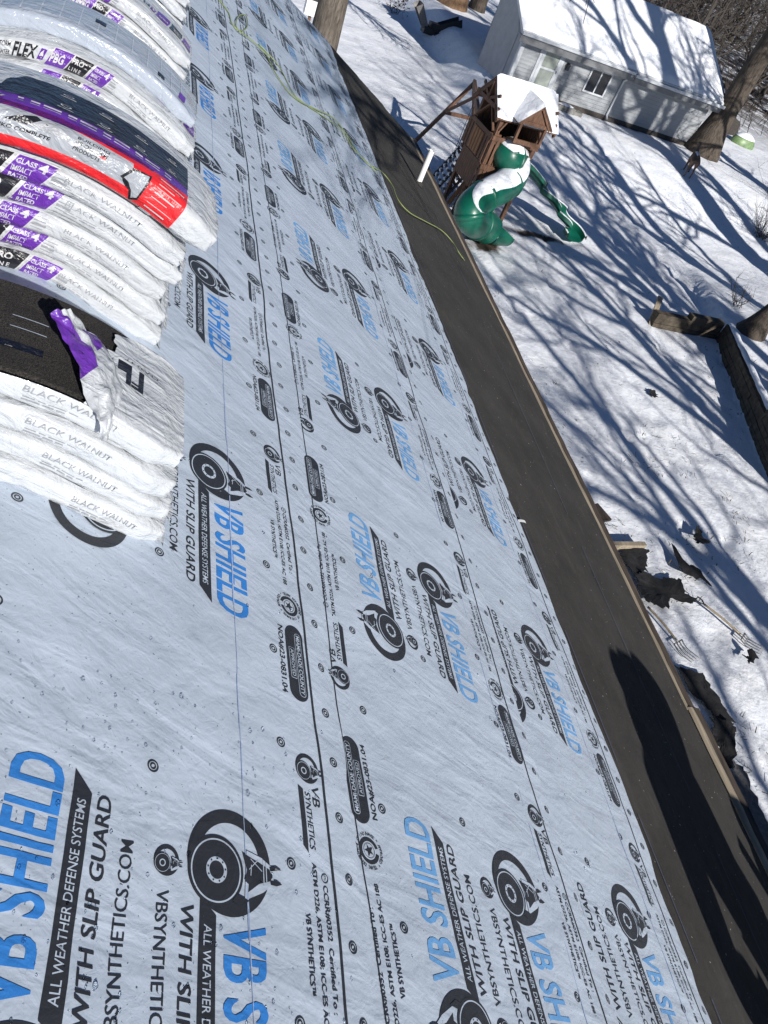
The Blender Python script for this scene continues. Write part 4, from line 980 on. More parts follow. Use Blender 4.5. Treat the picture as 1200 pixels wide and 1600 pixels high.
# storm door with two panes, light shade lantern beside it
m = MB(); x0, x1, z0, z1 = 1.05, 2.06, ZB + 0.02, ZB + 1.98
for (a0, a1, c0, c1) in ((x0, x0 + .14, z0, z1), (x1 - .14, x1, z0, z1), (x0 + .14, x1 - .14, z1 - .14, z1), (x0 + .14, x1 - .14, z0, z0 + .2), (x0 + .14, x1 - .14, z0 + .92, z0 + 1.0)):
    m.box(hp((a0 + a1) / 2, -0.045, (c0 + c1) / 2), (a1 - a0, 0.07, c1 - c0), HA)
dr = m.build('door', M_WHITET, house)
for c0, c1 in ((z0 + .2, z0 + .92), (z0 + 1.0, z1 - .14)):
    m = MB(); m.box(hp((x0 + x1) / 2, -0.045, (c0 + c1) / 2), (x1 - x0 - .282, 0.02, c1 - c0 - .002), HA); m.build('pane', M_STORM, dr)
m = MB(); m.tube([hp(x1 - .07, -0.09, z0 + .9), hp(x1 - .07, -0.13, z0 + .95), hp(x1 - .07, -0.09, z0 + 1.0)], 0.014, 6); m.build('handle', M_DARK, dr)
m = MB()
for (a0, a1, c0, c1) in ((x0 - .12, x0, z0, z1 + .1), (x1, x1 + .12, z0, z1 + .1), (x0, x1, z1, z1 + .1)): m.box(hp((a0 + a1) / 2, -0.035, (c0 + c1) / 2), (a1 - a0, 0.05, c1 - c0), HA)
m.build('door_frame', M_WHITET, house)
# slider window
m = MB(); x0, x1, z0, z1 = 3.62, 4.78, ZB + 0.62, ZB + 1.62
for (a0, a1, c0, c1) in ((x0, x0 + .07, z0, z1), (x1 - .07, x1, z0, z1), (x0 + .07, x1 - .07, z1 - .07, z1), (x0 + .07, x1 - .07, z0, z0 + .07), ((x0 + x1) / 2 - .03, (x0 + x1) / 2 + .03, z0 + .07, z1 - .07)):
    m.box(hp((a0 + a1) / 2, -0.04, (c0 + c1) / 2), (a1 - a0, 0.08, c1 - c0), HA)
w_ = m.build('window', M_WHITET, house); m = MB(); m.box(hp((x0 + x1) / 2, -0.040, (z0 + z1) / 2), (x1 - x0 - .142, 0.02, z1 - z0 - .142), HA); m.build('pane', M_GLASSD, w_)
# shaded garage panel to the right of the downspout
m = MB(); nl = 15; hl = (ZE - ZB) / nl                # lapped boards on the front
for k in range(nl):
    z = ZB + k * hl; c = [(-0.002, z), (-0.030, z), (-0.008, z + hl - .002), (-0.002, z + hl - .002)]
    m.prism(c, hp(0.09, 0, 0), (hy, hz, hx), HLEN - .1)
m.build('siding', M_SIDING, house)
# lantern
m = MB(); c = hp(2.42, -0.12, ZB + 1.28); m.box(c, (0.12, 0.12, 0.20), HA); m.prism([(-.09, 0), (.09, 0), (0, .09)], c + np.array([0, -.09, .10]), (hx, hz, hy), 0.18); m.bar(c + np.array([0, 0.12, .02]), c, 0.03, 0.03); m.build('wall_lantern', M_DARK, house)
# stone bench / planter against the wall
o = thing('stone_planter', 'low grey stone planter with snow on it against the white house wall', 'planter', hp(2.9, -0.7, 0.85))
m = MB(); m.box(hp(2.75, -0.75, 1.12), (0.9, 0.42, 0.28), HA); m.box(hp(3.45, -0.70, 1.06), (0.42, 0.40, 0.22), HA); m.build('body', M_STONE, o)
m = MB(); P = np.array([[hp(2.75 + 0.42 * math.cos(t) * r, -0.75 + 0.19 * math.sin(t) * r, 1.27 + 0.07 * (1 - r * r)) for t in np.linspace(0, 2 * np.pi, 24, endpoint=False)] for r in (1.0, 0.8, 0.5, 0.2, 0.02)]); m.grid(P, closed=True); m.build('snow_cap', M_SNOWC, o, True)
m = MB(); m.box(hp(2.2, -0.55, 1.18), (0.35, 0.3, 0.36), HA); m.prism([(-.2, 0), (.2, 0), (.1, .15), (-.1, .15)], hp(2.2, -0.7, 1.36), (hx, hz, hy), 0.3); m.build('pot', M_DARK, o)

# ------------------------------------------------------------------ wooden playset
PO = np.array([9.42, 21.65, 0.0]); PA = R(9); pxv = np.array([math.cos(PA), math.sin(PA), 0]); pyv = np.array([-math.sin(PA), math.cos(PA), 0]); PAX = (pxv, pyv, hz)
def pp(a, b, c): return PO + pxv * a + pyv * b + hz * c
PW, PD, DZ, PZ = 1.38, 1.25, 1.85, 3.33
ps = thing('wooden_playset', 'wooden playset tower with green slides and a snowy roof on the lawn', 'playset', pp(PW / 2, PD / 2, 0))
for a in (0, PW):
    for b in (0, PD):
        m = MB(); m.box(pp(a, b, PZ / 2 - 0.05), (0.11, 0.11, PZ + 0.1), PAX); m.build('post', M_CEDAR, ps)
m = MB()
for k in range(10): m.box(pp(PW / 2, (k + 0.5) * PD / 10, DZ), (PW + 0.06, PD / 10 - 0.012, 0.04), PAX)
m.box(pp(PW / 2, -0.075, DZ - 0.08), (PW + 0.2, 0.04, 0.14), PAX); m.box(pp(PW / 2, PD + 0.075, DZ - 0.08), (PW + 0.2, 0.04, 0.14), PAX); m.box(pp(-0.075, PD / 2, DZ - 0.08), (0.04, PD, 0.14), PAX); m.box(pp(PW + 0.075, PD / 2, DZ - 0.08), (0.04, PD, 0.14), PAX)
m.build('deck', M_CEDAR, ps)
# dark solid front and left sides below the deck, slatted rails above it
m = MB()
for k in range(6):
    m.box(pp(0.10 + k * 0.115, -0.075, 1.22), (0.10, 0.03, 1.25), PAX)
for k in range(9): m.box(pp(-0.075, 0.14 + k * 0.16, DZ + 0.36), (0.03, 0.12, 0.72), PAX)
for k in range(5): m.box(pp(0.14 + k * 0.14, -0.075, DZ + 0.36), (0.11, 0.03, 0.72), PAX)
for k in range(9): m.box(pp(PW / 2 - .6 + k * .15, PD + 0.05, DZ + .74), (0.146, 0.03, 1.48), PAX)
for k in range(9): m.box(pp(-0.055, 0.14 + k * 0.12, DZ - .42), (0.03, 0.11, 0.75), PAX)
for k in range(6): m.box(pp(PW + 0.055, 0.14 + k * 0.19, DZ + 0.68), (0.03, 0.17, 1.36), PAX)
m.build('side_boards', M_CEDAR, ps)
m = MB()
for k in range(4): m.box(pp(0.16, PD * 0.62 + k * 0.13, DZ - 0.48), (0.03, 0.115, 0.62), PAX)
for k in range(4): m.box(pp(-0.10, 0.50 + k * 0.16, DZ + 0.34), (0.02, 0.13, 0.62), PAX)
m.build('bright_panel', M_CEDARL, ps)
m = MB()
for z in (DZ + 0.74, PZ - 0.10):
    m.box(pp(PW / 2, -0.075, z), (PW + 0.2, 0.035, 0.12), PAX); m.box(pp(PW / 2, PD + 0.075, z), (PW + 0.2, 0.035, 0.12), PAX)
    m.box(pp(-0.095, PD / 2, z), (0.035, PD + 0.1, 0.12), PAX); m.box(pp(PW + 0.095, PD / 2, z), (0.035, PD + 0.1, 0.12), PAX)
for (a, b) in ((0.2, -0.09), (PW - 0.2, -0.09)): m.bar(pp(a, b, PZ - 0.1), pp(0.0 if a < 1 else PW, b, PZ - 0.5), 0.07, 0.04)
m.bar(pp(-0.10, 0.05, PZ - 0.6), pp(-0.10, 0.6, PZ - 0.1), 0.07, 0.04); m.bar(pp(-0.10, PD - .05, PZ - 0.6), pp(-0.10, PD - 0.6, PZ - 0.1), 0.07, 0.04)
m.build('rail', M_CEDAR, ps)
# gabled roof, ridge along the tower's width
RH, RO = 0.56, 0.20
m = MB()
for sg in (0, 1):
    b0 = -RO if sg == 0 else PD + RO
    for t in (0.0, 0.035): pass
    m.add([pp(a, b, z + t) for a in (-0.30, PW + 0.34) for (b, z) in ((b0, PZ - 0.22), (PD / 2, PZ + RH)) for t in (0, 0.035)], [(0, 1, 3, 2), (4, 6, 7, 5), (0, 4, 5, 1), (2, 3, 7, 6), (0, 2, 6, 4), (1, 5, 7, 3)])
rf = m.build('roof', M_CEDAR, ps)
for a in (-0.27, PW + 0.31):
    m = MB()
    for sg in (-1, 1): m.bar(pp(a, PD / 2, PZ + RH - 0.05), pp(a, PD / 2 + sg * (PD / 2 + RO), PZ - 0.27), 0.05, 0.11)
    m.bar(pp(a, -0.1, PZ - 0.02), pp(a, PD + 0.1, PZ - 0.02), 0.05, 0.10); m.bar(pp(a, PD / 2, PZ), pp(a, PD / 2, PZ + RH - .1), 0.05, 0.09)
    for sg in (-1, 1): m.bar(pp(a, PD / 2, PZ + 0.02), pp(a, PD / 2 + sg * 0.55, PZ + 0.28), 0.04, 0.08)
    m.build('gable_frame', M_CEDAR, ps)
m = MB()
for sg in (0, 1):
    aa = np.linspace(-0.30, PW + 0.42, 30); bb = np.linspace(0, 1, 16); A_, B2 = np.meshgrid(aa, bb, indexing='ij'); b0 = -RO - 0.02 if sg == 0 else PD + RO + 0.02
    bp = b0 + (PD / 2 - b0) * B2; zz = PZ - 0.22 + (RH + 0.22) * B2 + 0.045 + 0.075 * smooth(0, .12, B2) * smooth(-.3, -.2, A_) * smooth(PW + .34, PW + .24, A_) + 0.02 * vnoise(A_ * 4, bp * 4, 71)
    m.grid(PO + A_[..., None] * pxv + bp[..., None] * pyv + zz[..., None] * hz, flip=(sg == 1))
m.build('roof_snow', M_SNOWC, rf, True)
# dormer over the slide opening
DW = 0.90; dx = 0.78; dz0 = PZ - 0.02
m = MB()
m.prism([(-DW / 2, 0), (DW / 2, 0), (0, 0.40)], pp(dx, -0.42, dz0), (pxv, hz, pyv), 0.03)
for sg in (-1, 1):
    m.bar(pp(dx + sg * (DW / 2 + 0.06), -0.45, dz0 - 0.06), pp(dx, -0.45, dz0 + 0.46), 0.06, 0.09)
    m.add([pp(dx + sg * s_, b, z + t) for s_, z in ((DW / 2 + 0.12, dz0 - 0.08), (0, dz0 + 0.47)) for b in (-0.50, 0.55) for t in (0, 0.03)], [(0, 1, 3, 2), (4, 6, 7, 5), (0, 4, 5, 1), (2, 3, 7, 6), (0, 2, 6, 4), (1, 5, 7, 3)])
m.box(pp(dx, -0.43, dz0 - 0.02), (DW + 0.1, 0.05, 0.09), PAX)
for sg in (-1, 1): m.box(pp(dx + sg * (DW / 2 - 0.04), -0.40, dz0 - 0.30), (0.075, 0.075, 0.52), PAX); m.bar(pp(dx + sg * (DW / 2 - 0.04), -0.4, dz0 - 0.52), pp(dx + sg * (DW / 2 - 0.04), -0.05, dz0 - 0.62), 0.07, 0.07)
m.box(pp(dx, -0.42, dz0 - 0.54), (DW, 0.05, 0.12), PAX)
dm = m.build('dormer', M_CEDARL if False else M_CEDAR, ps)
m = MB()
for sg in (-1, 1):
    ss = np.linspace(0, 1, 10); bb = np.linspace(-0.52, 0.55, 14); S_, B2 = np.meshgrid(ss, bb, indexing='ij'); sx_ = sg * (DW / 2 + 0.13) * (1 - S_)
    zz = dz0 - 0.08 + 0.55 * S_ + 0.035 + 0.07 * smooth(0, .2, S_) * smooth(-.52, -.42, B2) + .015 * vnoise(S_ * 5, B2 * 5, 72)
    m.grid(PO + (dx + sx_)[..., None] * pxv + B2[..., None] * pyv + zz[..., None] * hz, flip=(sg == 1))
m.build('dormer_snow', M_SNOWC, dm, True)

# enclosed spiral tube slide
tp = [pp(0.64, 0.10, 2.26), pp(0.62, -0.15, 2.23), at_z(803, 252, 2.05), at_z(802, 273, 1.80), at_z(787, 291, 1.56), at_z(760, 305, 1.42), at_z(738, 322, 1.18), at_z(734, 338, 0.96), at_z(744, 347, 0.76), at_z(756, 352, 0.58), at_z(764, 359, 0.45)]
TP = spline(tp, 70); TR = 0.44
m = MB(); m.tube(TP, np.full(70, TR), 24, cap=False); m.tube(TP, np.full(70, TR - 0.03), 24, cap=False); ts = m.build('tube_slide', M_GREEN, ps, True)
for k in (8, 16, 25, 36, 47, 57):
    m = MB(); m.tube(TP[k - 1:k + 2] * 0.35 + TP[k] * 0.65, np.full(3, TR + 0.03), 24); m.build('joint_ring', M_GREEN, ts, True)
m = MB()                                              # open half-pipe end
e0 = TP[-1]; d_ = TP[-1] - TP[-8]; d_[2] = 0; d_ = d_ / np.linalg.norm(d_) * 0.62; d_[2] = -0.05; sx_ = np.cross(d_, hz); sx_ /= np.linalg.norm(sx_)
G = []
for k, t in enumerate(np.linspace(0, 1, 14)):
    c = e0 + d_ * t + hz * (0.06 * t * t); w = TR * (1 + 0.16 * t); lip = 0.16 * (1 - t)
    G.append([c + sx_ * w * math.cos(a) + hz * (w * 0.80 * math.sin(a)) for a in np.linspace(R(180 - 60 * (1 - t)), R(360 + 60 * (1 - t)), 24)])
m.grid(np.array(G)); m.grid(np.array(G) * 1.0 + [0, 0, -0.014], flip=True); m.tube(np.array(G)[-1], .018, 6); ex_ = m.build('slide_exit', M_GREEN, ts, True)
m = MB(); m.grid(np.array([[e0 + d_ * t + sx_ * w * .2 + hz * (-TR * .74 + .05 * (1 - w * w) + .06 * t * t) for w in np.linspace(-1, 1, 8)] for t in np.linspace(.3, .9, 8)])); m.build('exit_snow', M_SNOWC, ex_, True)
m = MB()                                              # snow lying along the top of the tube
th_ = np.linspace(-1, 1, 14); G = []; Tn = np.gradient(TP, axis=0); Tn /= np.linalg.norm(Tn, axis=1)[:, None]
for i in range(1, 50):
    sd_ = np.cross(Tn[i], hz); sd_ /= np.linalg.norm(sd_); up = np.cross(sd_, Tn[i]); k = i / 50.0
    wd = (0.98 + 0.14 * float(vnoise(np.array(i * .3), np.array(2.0), 5))) * float(smooth(0, 3, i)) * float(smooth(50, 26, i)); row = []
    for t in th_:
        a = t * wd + 0.10; r_i = TR + 0.005 + 0.03 * (1 - t * t) + 0.012 * float(vnoise(np.array(i * .5), np.array(t * 3), 9)) * (1 - t ** 4); row.append(TP[i] + r_i * (math.cos(a) * up + math.sin(a) * sd_ * -1))
    G.append(row)
m.grid(np.array(G)); m.build('slide_snow', M_SNOWC, ts, True)
for (x, y) in ((722, 353), (704, 338)):
    q = at_z(x, y, 0); m = MB(); m.bar(q - hz * 0.1, q + hz * 1.05 + np.array([0.05, 0.05, 0]), 0.09, 0.09); m.build('slide_post', M_CEDAR, ts)
# open wave slide on the right
wpts = [pp(PW + 0.05, 0.85, DZ + 0.02), pp(PW + 0.32, 0.82, DZ - 0.05), at_z(838, 288, 1.22), at_z(852, 306, 1.0), at_z(868, 328, 0.66), at_z(880, 343, 0.50), at_z(890, 362, 0.22), at_z(897, 377, 0.10)]
WP = spline(wpts, 50); Tn = np.gradient(WP, axis=0); G = []
for i in range(50):
    sd_ = np.cross(Tn[i], hz); sd_ /= np.linalg.norm(sd_); up = hz
    prof = [(-0.44, 0.12), (-0.42, 0.22), (-0.35, 0.22), (-0.31, 0.05), (-0.20, 0.0), (0, -0.01), (0.20, 0.0), (0.31, 0.05), (0.35, 0.22), (0.42, 0.22), (0.44, 0.12)]
    G.append([WP[i] + sd_ * a + up * b for a, b in prof])
G = np.array(G); m = MB(); m.grid(G); m.grid(G + [0, 0, -0.015], flip=True); wsl = m.build('wave_slide', M_GREEN, ps, 50)
m = MB()
for sg in (1, 9): m.grid(np.stack([G[2:, sg - (1 if sg == 1 else 0)] + [0, 0, .02], G[2:, sg] + [0, 0, 0.035], G[2:, sg + (1 if sg == 1 else -1)] + [0, 0, .02]], 1) if False else np.stack([G[2:, sg] + [0, 0, .004] - 0.02 * 0, G[2:, sg] * 0.5 + G[2:, sg + (1 if sg == 1 else -1)] * 0.5 + [0, 0, .03], G[2:, sg + (1 if sg == 1 else -1)] + [0, 0, .004]], 1))
m.build('slide_snow', M_SNOWC, wsl, True)
# climbing wall of boards with snow on its holds, leaning on the left side
c0, c1, c2, c3 = at_z(672, 280, 0.05), at_z(690, 314, 0.05), at_z(741, 258, 1.45), at_z(726, 222, 1.45)
cn = np.cross(c1 - c0, c3 - c0); cn /= np.linalg.norm(cn); cn = cn if cn[2] > 0 else -cn
m = MB()
for f in np.linspace(0.0, 1.0, 3):
    m.bar(c0 + (c1 - c0) * f, c3 + (c2 - c3) * f, 0.09, 0.05, cn)
for k in range(8):
    f = (k + 0.5) / 8; a = c0 + (c3 - c0) * f; b = c1 + (c2 - c1) * f; m.bar(a, b, 0.05, 0.13, cn)
cw = m.build('climbing_wall', M_DARKW, ps)
m = MB()
for i in range(8):
    for j in range(5):
        f, g2 = (i + 0.5 + 0.15 * (j % 2)) / 8.2, (j + 0.5) / 5; q = c0 + (c3 - c0) * f; q2 = c1 + (c2 - c1) * f; c = q + (q2 - q) * g2 + cn * 0.045
        u_ = (q2 - q) / np.linalg.norm(q2 - q); v_ = np.cross(cn, u_); rr_ = 0.085
        m.add([c + u_ * rr_ * 1.3 * math.cos(t) * (1 + .2 * math.sin(3 * t + i)) + v_ * rr_ * 0.7 * math.sin(t) for t in np.linspace(0, 2 * np.pi, 10, endpoint=False)] + [c + cn * 0.05], [[k, (k + 1) % 10, 10] for k in range(10)])
m.build('hold_snow', M_SNOWC, cw, True)
m = MB(); m.bar(at_z(700, 318, 0.35), at_z(745, 262, 1.35), 0.12, 0.05); m.bar(at_z(712, 322, 0.30), at_z(735, 285, 0.95), 0.16, 0.05); m.build('ladder_rail', M_CEDARL, ps)
# swing beam, A-frame and two swings
ap = at_z(741, 130, 2.45); tw_ = pp(0.15, PD, 2.45)
m = MB(); m.bar(ap + (ap - tw_) * 0.04, tw_, 0.10, 0.16); m.build('swing_beam', M_CEDAR, ps)
l1, l2 = at_z(640, 229, 0), at_z(722, 190, 0.9)
m = MB(); m.bar(l1 - (ap - l1) * .02, ap, 0.10, 0.10)
leg2 = ap + np.array([1.25, 0.5, -2.45]); m.bar(ap, leg2, 0.10, 0.10); m.bar(l1 + (ap - l1) * 0.55, leg2 + (ap - leg2) * 0.55, 0.04, 0.12); m.bar(l1 + (ap - l1) * 0.55, ap - (ap - tw_) * 0.35, 0.05, 0.09)
m.build('swing_frame', M_CEDAR, ps)
for f, st in ((0.42, 'seat'), (0.72, 'seat')):
    top = ap + (tw_ - ap) * f; m = MB(); dv = (tw_ - ap) / np.linalg.norm(tw_ - ap)
    for sg in (-1, 1): m.tube([top + dv * 0.22 * sg - hz * .08, top + dv * 0.21 * sg - hz * 1.9], 0.011, 5)
    sw = m.build('swing_rope', M_DARK, ps)
    m = MB(); X_, Y_ = np.meshgrid(np.linspace(-.23, .23, 12), np.linspace(-.09, .09, 6), indexing='ij'); sd_ = np.cross(dv, hz)
    Gs = top - hz * 1.9 + X_[..., None] * dv + Y_[..., None] * sd_ + (-0.10 * np.cos(X_ * 6.5) + .02)[..., None] * hz; m.grid(Gs); m.grid(Gs - [0, 0, .02], flip=True); m.build('swing_seat', M_WHITEP if f < .5 else M_GREEN, sw, True)

# ------------------------------------------------------------------ timber retaining wall
wA0, wA1, wB1 = at_z(1017, 510, 0), at_z(1117, 531, 0), at_z(1206, 765, 0)
wBd = (wB1 - wA1); rw = thing('timber_retaining_wall', 'dark stacked timber retaining wall with a corner, at the right of the yard', 'wall', wA1)
def courses(a, b, hts, parent, t=0.24):
    m = MB(); d = b - a; L = np.linalg.norm(d); d = d / L; n_ = np.cross(hz, d); r = np.random.default_rng(int(L * 100))
    for k in range(int(max(hts) / 0.15 + .5)):
        x = -r.uniform(0, .8)
        while x < L:
            w = r.uniform(0.9, 1.6); x0, x1 = max(x, 0), min(x + w, L); xm = (x0 + x1) / 2
            if x1 - x0 > 0.05 and np.interp(xm, [0, L], hts) > k * 0.15 + 0.08:
                m.box(a + d * xm + n_ * (t / 2 * SGN + r.uniform(-.015, .015)) + hz * (k * 0.15 + 0.065), (x1 - x0 - 0.012, t + r.uniform(-.02, .02), 0.142), (d, n_, hz))
            x += w
    return m
SGN = 1
m = courses(wA0, wA1, (0.42, 0.62), rw); m.build('front_wing', M_WALL, rw)
SGN = 1
m = courses(wA1, wB1, (0.62, 0.70), rw, 0.26); m.build('long_wing', M_WALL, rw)
m = MB(); d = (wA1 - wA0) / np.linalg.norm(wA1 - wA0); m.bar(wA0 + d * 0.0 - hz * 0.05, wA0 - d * 0.05 + np.array([0.35, 0.75, 0.62]), 0.16, 0.06); m.build('end_board', M_BOARD, rw)
m = MB(); tS = np.linspace(0, 1, 60); wS = np.linspace(0, 1, 8); L_ = np.linalg.norm(wBd); dB = wBd / L_; nB = np.cross(hz, dB)
T_, W_2 = np.meshgrid(tS, wS, indexing='ij'); Gp = wA1 + dB * (T_ * L_)[..., None] + nB * (0.03 + 0.22 * W_2)[..., None] + hz * (0.62 + 0.08 * T_ + 0.07 * np.sin(np.pi * W_2) ** .5 + 0.02 * vnoise(T_ * 30, W_2 * 3, 4))[..., None]
m.grid(Gp); m.build('wall_snow', M_SNOWC, rw, True)
p = at_z(1172, 520, 0.5); tree('leaning_stump', 'thick dark leaning stump of a trunk behind the corner of the timber wall', (p[0], p[1], 0.3), 2.2, 0.36, 77, M_BARK, lean=(0.25, 0.1), limb0=0.9, nlimb=1, depth=1, spread=0.5)

# ------------------------------------------------------------------ deer figure
def skin_mesh(name, verts, edges, radii, mat, parent, sub=2, root=0):
    me = bpy.data.meshes.new(name); me.from_pydata([tuple(v) for v in verts], edges, []); o = bpy.data.objects.new(name, me); COL.objects.link(o)
    md = o.modifiers.new('s', 'SKIN'); md.use_smooth_shade = True
    for i, r in enumerate(radii): sv = me.skin_vertices[0].data[i]; sv.radius = (r, r) if not hasattr(r, '__len__') else r; sv.use_root = (i == root)
    s2 = o.modifiers.new('d', 'SUBSURF'); s2.levels = sub; s2.render_levels = sub
    bpy.context.view_layer.update(); dg = bpy.context.evaluated_depsgraph_get(); m2 = bpy.data.meshes.new_from_object(o.evaluated_get(dg)); bpy.data.objects.remove(o)
    m2.materials.clear(); m2.materials.append(mat); m2.polygons.foreach_set('use_smooth', [True] * len(m2.polygons)); m2.name = name
    if parent is not None:
        w = Vector(wloc(parent)); 
        for v in m2.vertices: v.co -= w
    q = bpy.data.objects.new(name, m2); COL.objects.link(q)
    if parent is not None: q.parent = parent
    return q
dp = hit(1072, 277); da = R(68); df = np.array([math.cos(da), math.sin(da), 0]); dl = np.array([-math.sin(da), math.cos(da), 0])
def dd_(f, l, z): return dp + df * f + dl * l + hz * z
deer = thing('deer_statue', 'brown deer standing in the snow with its back towards us, below the big trunk', 'deer', dp)
dv_ = [dd_(0.0, 0, .78), dd_(.25, 0, .78), dd_(.55, 0, .80), dd_(.75, 0, .86), dd_(.86, 0, 1.02), dd_(.93, .02, 1.20), dd_(1.08, .05, 1.20), dd_(1.20, .07, 1.13),
       dd_(-.05, .13, .66), dd_(.02, .14, .45), dd_(-.10, .14, .27), dd_(-.07, .14, .0), dd_(-.05, -.13, .66), dd_(.06, -.14, .45), dd_(-.06, -.14, .27), dd_(-.03, -.14, .0),
       dd_(.62, .11, .62), dd_(.62, .12, .34), dd_(.64, .12, .0), dd_(.62, -.11, .62), dd_(.66, -.12, .34), dd_(.64, -.12, .0), dd_(-.13, 0, .76), dd_(-.19, 0, .64), dd_(.93, .10, 1.31), dd_(.93, -.06, 1.31)]
de = [(0, 1), (1, 2), (2, 3), (3, 4), (4, 5), (5, 6), (6, 7), (0, 8), (8, 9), (9, 10), (10, 11), (0, 12), (12, 13), (13, 14), (14, 15), (2, 16), (16, 17), (17, 18), (2, 19), (19, 20), (20, 21), (0, 22), (22, 23), (5, 24), (5, 25)]
dr_ = [.17, .18, .17, .13, .085, .075, .06, .04, .11, .055, .035, .03, .11, .055, .035, .03, .085, .04, .028, .085, .04, .028, .045, .02, .03, .03]
skin_mesh('body', dv_, de, dr_, M_DEER, deer)
m = MB(); G = [[dd_(f, .12 * math.sin(a), .78 + (.19) * math.cos(a) * (1.0) + 0.015) for a in np.linspace(-.75, .75, 10)] for f in np.linspace(-.05, .62, 12)]; m.grid(np.array(G)); m.build('snow_patch', M_SNOWC, deer, True)
# rounded pale green plastic item half under snow, dark board behind it
p = hit(1158, 226); o = thing('green_plastic_shell', 'rounded pale green plastic shell dusted with snow, right of the big trunk', 'garden toy', p)
m = MB(); G = [[p + np.array([0.78 * math.cos(a) * math.cos(b), 0.5 * math.sin(a) * math.cos(b), 0.6 * math.sin(b)]) for a in np.linspace(0, 2 * np.pi, 28, endpoint=False)] for b in np.linspace(0, R(89), 12)]; m.grid(np.array(G), closed=True); m.build('shell', M_LIME, o, True)
m = MB(); G = [[p + np.array([0.81 * math.cos(a) * math.cos(b), 0.53 * math.sin(a) * math.cos(b), 0.63 * math.sin(b)]) for a in np.linspace(0, 2 * np.pi, 28, endpoint=False)] for b in np.linspace(R(38), R(89), 8)]; m.grid(np.array(G), closed=True); m.build('snow_cap', M_SNOWC, o, True)
p = hit(1143, 212); o = tag(MB().prism([(-.5, 0), (.55, 0), (.35, .75), (-.3, .95)], p, (np.array([.96, .28, 0]), np.array([-.1, .3, .95]), np.array([0, 1, .0])), 0.08).build('dark_panel', M_DARKW), 'dark brown broken panel propped behind the pale green shell', 'board')

# ------------------------------------------------------------------ far left: garden machine, brown trunks
p = at_z(668, 62, 0); o = thing('garden_machine', 'dark garden machine with two raised chutes standing in the shade left of the house', 'garden machine', p)
ax = np.array([1, .1, 0]); ax /= np.linalg.norm(ax); ay = np.array([-.1, 1, 0])
m = MB(); m.box(p + hz * .42, (0.9, .5, .32), (ax, ay, hz)); m.box(p + ax * .1 + hz * .68, (.5, .42, .25), (ax, ay, hz)); m.build('engine_body', M_DARK, o)
def chute(nm, a, b, w0, w1, mat):
    m = MB(); d = (b - a) / np.linalg.norm(b - a); s_ = np.cross(d, ay); s_ /= np.linalg.norm(s_)
    for (s0, s1, wd) in ((1, 0, 1), (-1, 0, 1)):
        m.add([a + ay * w0 / 2 * s0 + s_ * .0, b + ay * w1 / 2 * s0, b + ay * w1 / 2 * s0 + s_ * .35, a + ay * w0 / 2 * s0 + s_ * .25, a + ay * (w0 / 2 * s0 + .02), b + ay * (w1 / 2 * s0 + .02), b + ay * (w1 / 2 * s0 + .02) + s_ * .35, a + ay * (w0 / 2 * s0 + .02) + s_ * .25], [(0, 1, 2, 3), (7, 6, 5, 4), (0, 4, 5, 1), (2, 6, 7, 3)])
    m.add([a - ay * w0 / 2, b - ay * w1 / 2, b + ay * w1 / 2, a + ay * w0 / 2], [(0, 1, 2, 3)]); m.add([a - ay * w0 / 2 - s_ * .02, b - ay * w1 / 2 - s_ * .02, b + ay * w1 / 2 - s_ * .02, a + ay * w0 / 2 - s_ * .02], [(3, 2, 1, 0)])
    m.build(nm, mat, o)
chute('tall_chute', p + hz * .6 - ax * .3, p + hz * 1.45 - ax * 0.95, .40, .60, M_STEEL); chute('low_chute', p + hz * .6 + ax * .4, p + hz * 1.05 + ax * 1.45, .4, .55, M_DARK)
for sg in (-1, 1):
    c = p + ax * .35 + ay * .36 * sg + hz * .26; m = MB(); m.tube([c - ay * .07, c + ay * .07], .26, 18); w_ = m.build('wheel', M_DARK, o); m = MB(); m.tube([c - ay * .08, c + ay * .08], .10, 12); m.build('rim', M_STEEL, w_)
m = MB(); m.tube([p + ax * .5 + hz * .2, p + ax * 1.6 + hz * .12, p + ax * 2.6 + hz * .08], .035, 6); m.build('tow_bar', M_DARK, o)
p = at_z(738, 78, 0); o = thing('wheel_pair', 'two small dark wheels lying in the shaded snow by the house wall', 'wheels', p)
for k in (0, 1):
    m = MB(); c = p + ax * .42 * k + hz * .22; m.tube(np.array([[c[0] + .2 * math.cos(t), c[1] + .05 * k, c[2] + .2 * math.sin(t)] for t in np.linspace(0, 2 * np.pi, 20)]), .04, 6); m.build('tyre', M_DARK, o, True)
for (px, py, hh_, rr_, lab, sd_, bk) in ((694, 40, 9.0, 1.0, 'broad smooth brown trunk at the top, left of the snowy ridged trunk', 41, M_BARK2), (733, 47, 9.0, .55, 'ridged brown trunk with snow at its foot, left of the white house', 42, M_BARK)):
    p = at_z(px, py, 0); tree('broad_trunk', lab, (p[0], p[1], -.2), hh_, rr_, sd_, bk, limb0=.6, nlimb=5, depth=2, lean=(-.02, 0), spread=.6)
p = at_z(702, 24, 0); o = thing('snow_boulder', 'small white snow covered stone at the foot of the broad brown trunk', 'stone', p)
m = MB(); m.grid(np.array([[p + np.array([.42 * math.cos(a) * math.cos(b), -.7 + .32 * math.sin(a) * math.cos(b), .42 * math.sin(b)]) for a in np.linspace(0, 2 * np.pi, 18, endpoint=False)] for b in np.linspace(R(-20), R(89), 9)]), closed=True); m.build('stone', M_SNOWC, o, True)
